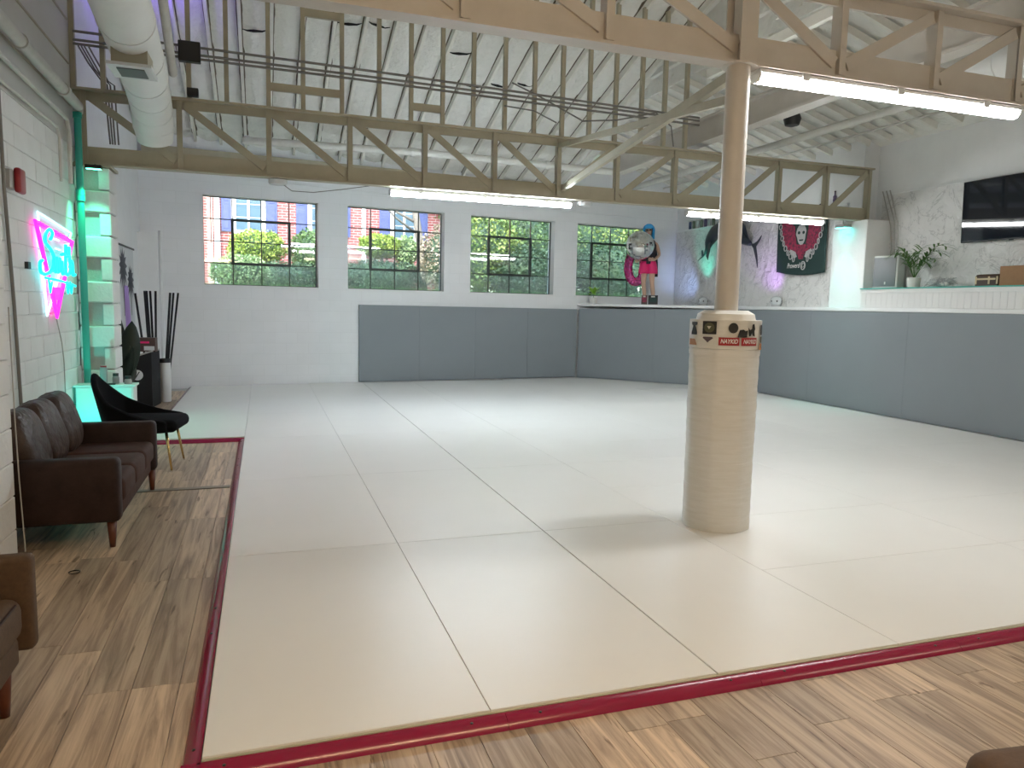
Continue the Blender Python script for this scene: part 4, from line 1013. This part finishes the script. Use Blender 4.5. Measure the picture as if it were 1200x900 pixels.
# mounted marlin
ma = thing('mounted_marlin', 'dark mounted marlin leaping across the stone wall behind the column', 'trophy')
MX = XR-.17
sp_ = [(13.93, 2.63), (13.70, 2.74), (13.58, 2.87), (13.50, 3.02), (13.30, 3.18), (13.0, 3.23), (12.7, 3.16), (12.45, 3.03), (12.26, 2.92), (12.12, 2.86)]
rs_ = [.006, .016, .05, .10, .14, .16, .16, .13, .075, .035]
P = densify(sp_, 4); rs2 = []
for i in range(len(P)):
    t = i/4; k = min(int(t), len(rs_)-2); rs2.append(lerp(rs_[k], rs_[k+1], t-k))
MB().tube([(MX, p[0], p[1]) for p in P], rs2, 14).build('body', 'marlin', ma, True)
def fin(name, poly, t=.012, x=MX): MB().prism(poly, 'x', x-t/2, x+t/2).build(name, 'marlin', ma)
fin('tail_fin', [(12.14, 2.88), (12.02, 2.86), (11.92, 2.90), (11.80, 3.0), (11.83, 2.93), (11.95, 2.80), (11.90, 2.62), (11.87, 2.40), (11.94, 2.58), (12.03, 2.78)])
fin('dorsal_fin', [(13.40, 3.26), (13.2, 3.42), (12.9, 3.44), (12.5, 3.38), (12.32, 3.22), (12.2, 2.96), (12.7, 3.2), (13.1, 3.3)])
fin('pectoral_fin', [(13.42, 2.95), (13.46, 2.70), (13.40, 2.62), (13.34, 2.80), (13.30, 3.0)], .01, MX-.10)
fin('anal_fin', [(12.55, 3.0), (12.50, 2.78), (12.44, 2.75), (12.42, 2.98)])
fin('bill_fin', [(13.78, 2.72), (13.80, 2.84), (13.76, 2.85), (13.72, 2.74)])
MB().tube([(MX, 12.9, 3.2), (XR-.03, 12.9, 3.2)], .02, 8).build('wall_bracket', 'black', ma)
# party dome lights on the ledge
for i, (y, lab) in enumerate(((13.70, 'round clear party light on the ledge left of the column'), (11.32, 'round clear party light on the ledge under the marlin tail'))):
    e = thing('party_light', lab, 'light', None, (8.965, y, 1.665))
    MB().lathe([(.085, 0), (.09, .02), (.08, .04)], n=20).build('base', 'dome_base', e, 'auto')
    MB().lathe([(.08, .04), (.10, .07), (.104, .11), (.092, .15), (.06, .18), (.01, .195)], n=20).build('dome', 'dome_clear', e, 'auto')
    for k in range(6):
        a = k*1.05; MB().pillow((.095*math.cos(a), .095*math.sin(a), .10), (.03, .03, .035), 1, 8, 6).build('lens', 'black', e, True)
lamp('party_light_lamp', 'SPOT', (8.55, 13.75, 1.80), 16, (.35, .50, 1), None, (9.10, 14.75, 2.35), .05, 60, 1)
lamp('party_light_lamp', 'SPOT', (8.60, 13.60, 1.95), 14, (.05, 1, .72), None, (9.10, 13.80, 2.85), .05, 55, 1)
lamp('party_light_lamp', 'SPOT', (8.62, 11.10, 1.80), 15, (.62, .25, 1), None, (9.08, 11.75, 2.45), .06, 62, 1)
# cyan wash lamp on the right pilaster
wl_ = thing('wash_lamp', 'small cyan wash lamp at the top of the white pilaster', 'light', None, (8.80, 9.62, 2.93))
MB().bb((-.05, -.10, 0), (.10, .10, .05)).build('housing', 'can_silver', wl_, False, .006, 1); emis('wash_cyan', (.05, .95, .85), 6); MB().bb((-.04, -.09, -.006), (.09, .09, 0)).build('lens', 'wash_cyan', wl_)
MB().tube([(.02, 0, .05), (.02, 0, .12)], .01, 6).build('stem', 'can_silver', wl_)
lamp('wash_lamp_light', 'SPOT', (8.70, 9.62, 2.90), 17, (.02, 1, .80), None, (8.86, 9.60, 1.2), .03, 48, .6)
# teal wash on the far-left pilaster
wl2 = thing('wash_lamp', 'small green wash lamp above the block pilaster', 'light', None, (-1.73, 9.24, 2.96))
MB().bb((-.08, -.04, 0), (.08, .04, .04)).build('housing', 'black', wl2, False, .005, 1); emis('wash_green', (.08, .95, .55), 5); MB().bb((-.07, -.03, -.005), (.07, .03, 0)).build('lens', 'wash_green', wl2)
MB().tube([(0, .02, .04), (0, .08, .06)], .008, 6).build('stem', 'black', wl2)
lamp('wash_lamp_light', 'SPOT', (-1.73, 9.05, 2.92), 34, (.10, 1, .55), None, (-1.76, 9.36, 1.3), .03, 70, .9)
# purple strip above by the duct
ps = thing('led_strip', 'purple light strip on the roof right of the duct', 'light'); emis('led_purple', (.16, .06, 1), 1.2)
MB().bar((-1.26, 9.7, 5.28), (-1.26, 10.9, 4.92), .02, .02).build('strip', 'led_purple', ps)
lamp('led_strip_light', 'AREA', (-1.2, 10.1, 4.95), 2.2, (.20, .08, 1), None, (-1.25, 10.5, 5.6), .2)

# cans on the cladding top, bottle and cap
cm = ['can_blue', 'can_green', 'can_silver', 'can_green', 'can_violet', 'can_silver', 'can_green']
words = ['blue can at the left end of the row on the stone cap', 'green can second in the row on the stone cap', 'silver can third in the row on the stone cap', 'dull green can fourth in the row on the stone cap', 'violet can fifth in the row on the stone cap', 'silver can sixth in the row on the stone cap', 'green can last in the row beside the column']
for i in range(7):
    e = thing('drink_can', words[i], 'can', 'cans on the stone cap', (XR-.028, 14.52-.15*i, 3.361))
    MB().lathe([(.024, 0), (.03, .012), (.03, .145), (.024, .165)], n=12, sx=.9, sy=1.5).build('body', cm[i], e, 'auto'); MB().lathe([(.025, .165), (.024, .17)], n=12, sx=.9, sy=1.5).build('lid', 'can_silver', e)
e = thing('bottle', 'dark blue bottle standing on the stone cap near the truss end', 'bottle', None, (XR-.03, 10.12, 3.361))
MB().lathe([(.028, 0), (.032, .02), (.025, .05), (.032, .08), (.025, .11), (.03, .14), (.012, .17), (.012, .22)], n=12).build('body', 'can_violet', e, True); MB().lathe([(.014, .22), (.014, .235)], n=10).build('cap', 'black', e)
e = thing('cap', 'black cap lying on the stone cap near the truss end', 'hat', None, (XR-.028, 10.42, 3.361))
MB().lathe([(.030, 0), (.030, .02), (.024, .05), (.008, .07)], n=14, sx=.95, sy=3).build('crown', 'black', e, True); MB().bb((-.03, -.18, 0), (.02, -.05, .008)).build('brim', 'black', e)
# ledge plant
lp = thing('potted_plant', 'tiny bright green plant in a white pot on the ledge', 'plant', None, (6.85, 14.72, 1.665))
MB().lathe([(.075, 0), (.09, .13), (.075, .13)], n=16).build('pot', 'pot_white', lp, 'auto')
MB().tube([(0, 0, .08), (.005, 0, .19)], .006, 6).build('stem', 'green_leaf', lp)
for k in range(12):
    m = MB(); a = k*.9; leaf(m, (0, 0, .20), (.17*math.cos(a), .17*math.sin(a), .28+.10*math.sin(k*2.1)), .038, (0, 0, .02), 6); m.build('leaf', 'lime_leaf', lp, True)

# ------------------------------------------------------------------ mannequin on the corner ledge
mq = thing('mannequin', 'blue-wigged figure in a black top and pink shorts standing on the ledge', 'mannequin', None, (7.85, 14.10, 1.665), R(-29))
def skin_mesh(name, verts, edges, radii, m, parent, root=0, sub=2):
    me = bpy.data.meshes.new(name); me.from_pydata(verts, edges, []); me.update(); me.materials.append(MATS[m])
    o = link(name, me, parent); o.modifiers.new('skin', 'SKIN'); s = o.modifiers.new('sub', 'SUBSURF'); s.levels = sub; s.render_levels = sub
    if not me.skin_vertices: me.skin_vertices.new()
    for i, r_ in enumerate(radii):
        me.skin_vertices[0].data[i].radius = (r_, r_) if not isinstance(r_, tuple) else r_; me.skin_vertices[0].data[i].use_root = (i == root)
    o.modifiers['skin'].use_smooth_shade = True
    return o
V = []; E_ = []; RD = []
def node(p, r_, par=None):
    V.append(p); RD.append(r_)
    if par is not None: E_.append((par, len(V)-1))
    return len(V)-1
pel = node((-.02, 0, .88), (.125, .095)); wst = node((-.02, 0, 1.04), (.10, .08), pel); chs = node((-.02, .01, 1.24), (.125, .09), wst)
nk = node((-.03, .01, 1.40), .045, chs); hd0 = node((-.035, -.01, 1.47), .055, nk); hd1 = node((-.04, -.015, 1.55), (.072, .085), hd0); node((-.04, -.005, 1.63), (.06, .07), hd1)
for s, pts in ((-1, [((-.09, 0, .80), .082), ((-.11, -.03, .47), .052), ((-.085, .02, .25), .05), ((-.07, .03, .07), .032), ((-.075, -.10, .03), .03)]), (1, [((.06, 0, .80), .082), ((.07, -.03, .47), .052), ((.10, .02, .25), .05), ((.115, .03, .07), .032), ((.13, -.10, .03), .03)])):
    p = pel
    for q, r_ in pts: p = node(q, r_, p)
def hand(root, d, side):
    palm = node(tuple(Vector(V[root])+Vector(d)*.07), (.03, .022), root)
    for k in range(4):
        off = Vector(side)*(k-1.5)*.019; L_ = (.06, .072, .068, .052)[k]
        a = node(tuple(Vector(V[palm])+Vector(d)*.03+off), .0095, palm); b_ = node(tuple(Vector(V[a])+Vector(d)*L_*.5+Vector((-.012, 0, 0))), .0088, a); node(tuple(Vector(V[b_])+Vector(d)*L_*.4+Vector((-.02, 0, -.004))), .0078, b_)
    th = node(tuple(Vector(V[root])+Vector(d)*.04-Vector(side)*.036), .011, root); node(tuple(Vector(V[th])+Vector(d)*.04-Vector(side)*.012), .009, th)
sh = node((.13, .01, 1.30), .05, chs); el = node((.205, -.04, 1.06), .036, sh); wr_ = node((.10, -.25, .93), .026, el); hand(wr_, (-.6, -.75, .1), (0, .2, -.98))
sh = node((-.17, .01, 1.30), .05, chs); el = node((-.26, -.10, 1.08), .036, sh); wr_ = node((-.20, -.27, .93), .026, el); hand(wr_, (-.4, -.85, -.2), (0, -.1, -.99))
skin_mesh('body', V, E_, RD, 'skin', mq, 0, 2)
def ell(cx, cy, z, rx, ry, n=24): return [(cx+rx*math.cos(2*math.pi*k/n), cy+ry*math.sin(2*math.pi*k/n), z) for k in range(n)]
loft([ell(-.02, 0, .86, .165, .13), ell(-.02, 0, .95, .15, .12), ell(-.02, 0, 1.04, .135, .108), ell(-.02, .0, 1.15, .15, .125), ell(-.02, .01, 1.26, .172, .125), ell(-.025, .01, 1.36, .12, .09), ell(-.03, .01, 1.40, .07, .062)]).build('top', 'black_cloth', mq, True)
for k, x in enumerate((-.105, .065)):
    loft([ell(x-.005, -.005, .66, .118, .125), ell(x, 0, .74, .115, .125), ell(x*.85-.005, 0, .86, .105, .13), ell(x*.7-.008, 0, .92, .10, .118)]).build('shorts_leg', 'hot_pink', mq, True)
loft([ell(.10, .09, .60, .09, .04), ell(.09, .09, .9, .09, .04), ell(.06, .08, 1.2, .08, .04)]).build('jacket_back', 'black_cloth', mq, True)
# head features
fc = MB()
fc.pillow((-.045, -.115, 1.545), (.022, .03, .045), .9, 10, 8).build('nose', 'skin', mq, True)
for s in (-1, 1): MB().pillow((-.04+s*.032, -.098, 1.572), (.045, .02, .03), .8, 10, 8).build('sunglass_lens', 'black', mq, True)
MB().pillow((-.043, -.10, 1.505), (.04, .014, .013), .9, 10, 6).build('mouth', 'hot_pink', mq, True)
# bob wig: cap with an opening for the face
mb = MB(); vs = []; n, m_ = 28, 12
for j in range(m_+1):
    v = j/m_
    for i in range(n+1):
        a = R(-42)+R(264)*i/n; ph = v*R(128); r_ = .128 if ph > R(80) else .128
        z = 1.585+.125*math.cos(ph) if ph < R(90) else 1.585-.19*(ph-R(90))/R(38)
        rr_ = r_*math.sin(min(ph, R(90)))*(1+.04*math.sin(i*2.3))
        vs.append((-.04+rr_*math.sin(a+R(90)+R(0))*1.0 if False else -.04+rr_*math.cos(a), .0+rr_*math.sin(a)*1.05, z))
mb.add(vs, [(j*(n+1)+i, j*(n+1)+i+1, (j+1)*(n+1)+i+1, (j+1)*(n+1)+i) for j in range(m_) for i in range(n)])
o = mb.build('wig', 'wig_blue', mq, True); sm = o.modifiers.new('thickness', 'SOLIDIFY'); sm.thickness = .02
MB().prism([(-.115, 1.60), (.035, 1.60), (.05, 1.66), (.0, 1.70), (-.08, 1.70), (-.13, 1.66)], 'y', -.122, -.07).build('wig_fringe', 'wig_blue', mq, False, .01, 2)
# mirror ball
mbx = MB(); rB = .295; vs = []; fs = []
ball = thing('mirror_ball', 'large silver mirror ball held in front of the blue-wigged figure', 'mirror ball')
ballc = Vector((7.85, 14.10, 1.665))+Matrix.Rotation(R(-29), 3, 'Z') @ Vector((-.21, -.53, 1.21))
ball.location = ballc
MB().lathe([(.005, -rB*.985)]+[(rB*.985*math.cos(R(-90+9*k)), rB*.985*math.sin(R(-90+9*k))) for k in range(1, 20)]+[(.005, rB*.985)], n=40).build('core', 'can_silver', ball, True)
mi = MB()
for j in range(1, 23):
    la = R(-90+180*(j+.5)/24-3.75); n = max(6, int(48*math.cos(la)))
    for k in range(n):
        lo = 2*math.pi*k/n+.2*j; c = Vector((math.cos(la)*math.cos(lo), math.cos(la)*math.sin(lo), math.sin(la)))
        ex = Vector((-math.sin(lo), math.cos(lo), 0)); ey = c.cross(ex); s = rB*.0625
        mi.add([c*rB-ex*s-ey*s, c*rB+ex*s-ey*s, c*rB+ex*s+ey*s, c*rB-ex*s+ey*s], [(0, 1, 2, 3)])
mo = mi.build('mirror_tiles', 'mirror', ball); mo['kind'] = 'stuff'
MB().tube([(0, 0, rB), (0, 0, rB+.04)], .02, 10).build('cap', 'chrome', ball)
# pink swim ring
rg = thing('swim_ring', 'clear pink glitter swim ring hanging below the mirror ball', 'swim ring')
cR = Vector((7.85, 14.10, 1.665))+Matrix.Rotation(R(-29), 3, 'Z') @ Vector((-.28, .20, .80))
MB().tube([(0, 0, .40), (.08, -.25, .52), (.2, -.44, .30)], .006, 6).build('hanging_cord', 'pink_film', rg)
rg.location = cR; rg.rotation_euler = (R(8), 0, R(-29))
MB().tube([(.17*math.cos(2*math.pi*k/40), 0, .315*math.sin(2*math.pi*k/40)) for k in range(40)], .095, 16, True).build('tube', 'pink_film', rg, True)
gl = MB(); rg_ = random.Random(9)
for k in range(260):
    t = rg_.uniform(0, 6.283); p = rg_.uniform(0, 6.283); c = Vector((.17*math.cos(t), 0, .315*math.sin(t))); d = Vector((math.cos(t), 0, math.sin(t)))*math.cos(p)+Vector((0, 1, 0))*math.sin(p)
    q = c+d*.09; s = .008; gl.add([q+Vector((-s, 0, -s)), q+Vector((s, 0, -s)), q+Vector((s, 0, s)), q+Vector((-s, 0, s))], [(0, 1, 2, 3)])
go = gl.build('glitter', 'hot_pink', rg); go['kind'] = 'stuff'
# two cards at the feet
for i, (dx, wd, m1, m2, lab) in enumerate(((-.075, .125, 'lumber', 'flag_red', 'small dark red picture card leaning at the figure feet'), (.105, .20, 'black', 'flag_cloth', 'square black picture card leaning at the figure feet'))):
    e = thing('picture_card', lab, 'card', None, Vector((7.85, 14.10, 1.665))+Matrix.Rotation(R(-29), 3, 'Z') @ Vector((dx, -.30, 0)), R(-29)); e.rotation_euler = (R(-8), 0, R(-29))
    MB().bb((-wd/2, 0, 0), (wd/2, .012, .20)).build('board', m1, e); MB().bb((-wd*.36, -.003, .05), (wd*.36, 0, .15)).build('print', m2, e); MB().bb((-wd*.2, -.004, .155), (wd*.2, 0, .185)).build('title_print', 'sticker_cream', e)

# hair tie on the floor
ht = MB().tube([(.028*math.cos(2*math.pi*k/18), .028*math.sin(2*math.pi*k/18), 0) for k in range(18)], .003, 6, True).build('hair_tie', 'black', None, True); ht.location = (-1.04, 4.62, .004)
tag(ht, 'black elastic hair tie lying on the wood floor', 'hair tie')

# ------------------------------------------------------------------ outside: ground, house, shrubs
gr = struct(MB().bb((-30, 15.75, 1.2), (40, 70, 1.80)).build('ground', 'grass_ground'), 'grass bank outside the windows')
hs = thing('brick_house', 'red brick house with navy shutters beyond the windows', 'house', None, (0, 22, 0))
hw = MB().bb((-6, 0, 1.7), (5.2, .3, 7.5)).build('wall', 'red_brick', hs)
MB().prism([(-.5, 7.5), (.3, 7.5), (4, 9.5), (4, 9.6), (-.5, 7.65)], 'x', -6.3, 5.5).build('roof', 'roof_dark', hs)
def house_window(x0, x1, z0, z1):
    f = MB().bb((x0, -.06, z0-.10), (x1, .02, z0)).bb((x0, -.05, z1), (x1, .02, z1+.08)).bb((x0, -.05, z0), (x0+.12, .02, z1)).bb((x1-.12, -.05, z0), (x1, .02, z1)).bb(((x0+x1)/2-.03, -.045, z0), ((x0+x1)/2+.03, .02, z1))
    f = f.build('window_frame', 'trim_white', hs)
    n = 4
    for k in range(n):
        za, zb = z0+(z1-z0)*k/n, z0+(z1-z0)*(k+1)/n
        for (a, c) in ((x0+.12, (x0+x1)/2-.03), ((x0+x1)/2+.03, x1-.12)): MB().bb((a, -.02, za+.012), (c, -.01, zb-.012)).build('pane', 'far_glass', f)
    MB().bb((x0+.12, -.012, z0), (x1-.12, .0, z1)).build('backing', 'trim_white', f)
def shutter(x0, x1, z0, z1):
    f = MB().bb((x0, -.05, z0), (x1, 0, z1)).build('shutter', 'shutter_navy', hs)
    h = (z1-z0)/2
    for k in (0, 1): MB().bb((x0+.05, -.062, z0+h*k+.07), (x1-.05, -.045, z0+h*(k+1)-.05)).build('panel', 'shutter_navy', f, False, .008, 1)
for (a, c) in ((-1.05, -.80), (.11, .41), (.92, 1.225), (2.33, 2.63-.2), (3.27, 3.58), (4.42, 4.7)): shutter(a, c, 3.46, 4.95)
for (a, c) in ((-.79, .10), (1.24, 2.32), (3.59, 4.41)): house_window(a, c, 3.50, 4.95)
MB().bb((-1.41, -.08, 1.8), (-1.27, 0, 7.4)).build('corner_board', 'pink_panel', hs)
MB().bb((-1.235, -.12, 1.8), (-1.09, -.01, 7.4)).build('downspout', 'trim_white', hs); MB().bb((2.76, -.12, 1.8), (2.865, -.01, 7.4)).build('downspout', 'trim_white', hs)
MB().tube([(-1.32, -.1, 3.1), (-1.32, -.1, 5)], .012, 6).build('cable', 'lumber', hs)

def foliage(mb, c, rad, n, ls, rnd, shell=.62, flat=0):
    c = Vector(c)
    for k in range(n):
        d = Vector((rnd.gauss(0, 1), rnd.gauss(0, 1), rnd.gauss(0, 1))).normalized(); rr_ = lerp(shell, 1.04, rnd.random()**.6)*(1+.06*math.sin(9*d.x+4*d.z)+.05*math.sin(13*d.y+7*d.x))
        p = c+Vector((d.x*rad[0], d.y*rad[1], d.z*rad[2]))*rr_
        q = Quaternion(Vector((rnd.gauss(0, 1), rnd.gauss(0, 1), rnd.gauss(0, 1))).normalized(), rnd.uniform(0, 3.1)); s = ls*rnd.uniform(.6, 1.3)
        a, b_ = q @ Vector((s*.5, 0, 0)), q @ Vector((0, s, 0)); mb.add([p-b_*.6, p+a, p+b_*.6, p-a], [(0, 1, 2, 3)])
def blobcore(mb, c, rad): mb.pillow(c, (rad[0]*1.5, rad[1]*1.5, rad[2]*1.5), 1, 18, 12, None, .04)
def bush(label, c, rad, m, n, ls, seed, cat='bush', ground=1.8, name='bush'):
    rnd = random.Random(seed); e = thing(name, label, cat, None, (c[0], c[1], ground))
    mb = MB(); foliage(mb, (0, 0, c[2]-ground), rad, n, ls, rnd); mb.build('foliage', m, e)
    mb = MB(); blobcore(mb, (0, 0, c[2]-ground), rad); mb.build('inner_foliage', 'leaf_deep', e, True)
    st_ = MB()
    for k in range(5):
        a = k*1.25; st_.tube([(.05*math.cos(a), .05*math.sin(a), 0), (rad[0]*.4*math.cos(a), rad[1]*.4*math.sin(a), c[2]-ground)], .02, 5)
    st_.build('stems', 'bark', e)
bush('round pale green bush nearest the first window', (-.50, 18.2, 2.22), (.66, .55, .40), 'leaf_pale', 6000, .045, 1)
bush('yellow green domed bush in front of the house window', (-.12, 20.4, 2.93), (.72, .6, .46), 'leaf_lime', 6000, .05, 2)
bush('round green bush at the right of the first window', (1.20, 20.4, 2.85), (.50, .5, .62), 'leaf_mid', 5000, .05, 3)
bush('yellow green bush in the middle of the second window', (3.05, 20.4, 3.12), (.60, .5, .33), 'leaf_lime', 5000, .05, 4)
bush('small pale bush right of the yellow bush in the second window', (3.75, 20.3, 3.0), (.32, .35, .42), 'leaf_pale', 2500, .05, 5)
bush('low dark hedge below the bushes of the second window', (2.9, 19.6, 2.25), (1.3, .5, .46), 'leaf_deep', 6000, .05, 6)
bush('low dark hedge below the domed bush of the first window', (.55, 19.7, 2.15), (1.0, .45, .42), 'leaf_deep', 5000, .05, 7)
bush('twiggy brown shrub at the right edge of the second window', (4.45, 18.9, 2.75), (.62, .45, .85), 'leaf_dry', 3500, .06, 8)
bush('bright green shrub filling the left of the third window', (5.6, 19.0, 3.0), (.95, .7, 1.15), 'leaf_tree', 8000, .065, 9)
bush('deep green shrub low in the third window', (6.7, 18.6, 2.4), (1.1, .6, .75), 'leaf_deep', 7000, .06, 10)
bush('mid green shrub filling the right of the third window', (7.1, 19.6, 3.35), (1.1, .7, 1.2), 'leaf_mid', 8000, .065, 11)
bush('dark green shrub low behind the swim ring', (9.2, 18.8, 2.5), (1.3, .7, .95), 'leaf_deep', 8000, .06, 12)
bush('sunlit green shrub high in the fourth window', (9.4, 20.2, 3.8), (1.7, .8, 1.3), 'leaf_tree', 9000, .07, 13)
def tree(label, c, h, crown, rad, m, n, ls, seed, lean=.3):
    rnd = random.Random(seed); e = thing('tree', label, 'tree', None, (c[0], c[1], 1.8))
    MB().tube([(0, 0, 0), (lean*.2, 0, h*.35), (lean*.6, .1, h*.7), (lean, .1, h)], [.14, .11, .08, .04], 10).build('trunk', 'bark', e, True)
    for k in range(7):
        a = rnd.uniform(0, 6.28); z = h*rnd.uniform(.35, .8); L_ = rnd.uniform(.7, 1.6); MB().tube([(lean*z/h, 0, z), (lean*z/h+L_*.5*math.cos(a), L_*.4*math.sin(a), z+.35), (lean*z/h+L_*math.cos(a), L_*.7*math.sin(a), z+.9)], [.04, .028, .012], 6).build('branch', 'bark', e, True)
    mb = MB()
    for (x, y, z, s) in crown: foliage(mb, (x, y, z), (rad[0]*s, rad[1]*s, rad[2]*s), int(n*s*s), ls, rnd, .2)
    mb.build('foliage', m, e)
tree('bare branched leaning tree at the right of the second window', (4.3, 20.6), 4.6, [(.9, .2, 3.6, .8), (.2, .3, 4.3, .7)], (1.0, .8, .8), 'leaf_dry', 1400, .07, 21, -.6)
tree('green leafy tree above the third window', (6.4, 22.2), 4.5, [(0, 0, 2.9, 1), (-1.1, 0, 3.3, .8), (1.3, .2, 3.2, 1), (.2, .5, 4.4, 1)], (1.5, 1.1, 1.2), 'leaf_tree', 5200, .10, 22)
tree('green leafy tree above the fourth window', (10.4, 22.6), 4.5, [(0, 0, 3.0, 1.1), (-1.6, 0, 3.0, 1), (1.6, .2, 3.2, 1), (-.2, .5, 4.4, 1)], (1.6, 1.2, 1.3), 'leaf_mid', 5200, .10, 23)
tree('tall tree closing the view behind the garden', (8.4, 25.5), 6.0, [(0, 0, 3.6, 1.5), (-2.6, 0, 3.4, 1.3), (2.6, .2, 3.4, 1.4), (0, 0, 5.4, 1.4)], (1.9, 1.2, 1.5), 'leaf_deep', 4200, .14, 24)
ga = MB(); rnd = random.Random(31)
for k in range(9000):
    x, y = rnd.uniform(-3, 10), rnd.uniform(15.9, 20.5); h = rnd.uniform(.06, .20); a = rnd.uniform(0, 3.14); w_ = .006
    dx, dy = math.cos(a)*w_, math.sin(a)*w_; ga.add([(x-dx, y-dy, 1.8), (x+dx, y+dy, 1.8), (x+rnd.uniform(-.05, .05), y+rnd.uniform(-.05, .05), 1.8+h)], [(0, 1, 2)])
g = ga.build('grass', 'grass_blade'); g['kind'] = 'stuff'; g['label'] = 'short green grass on the bank outside'; g['category'] = 'grass'
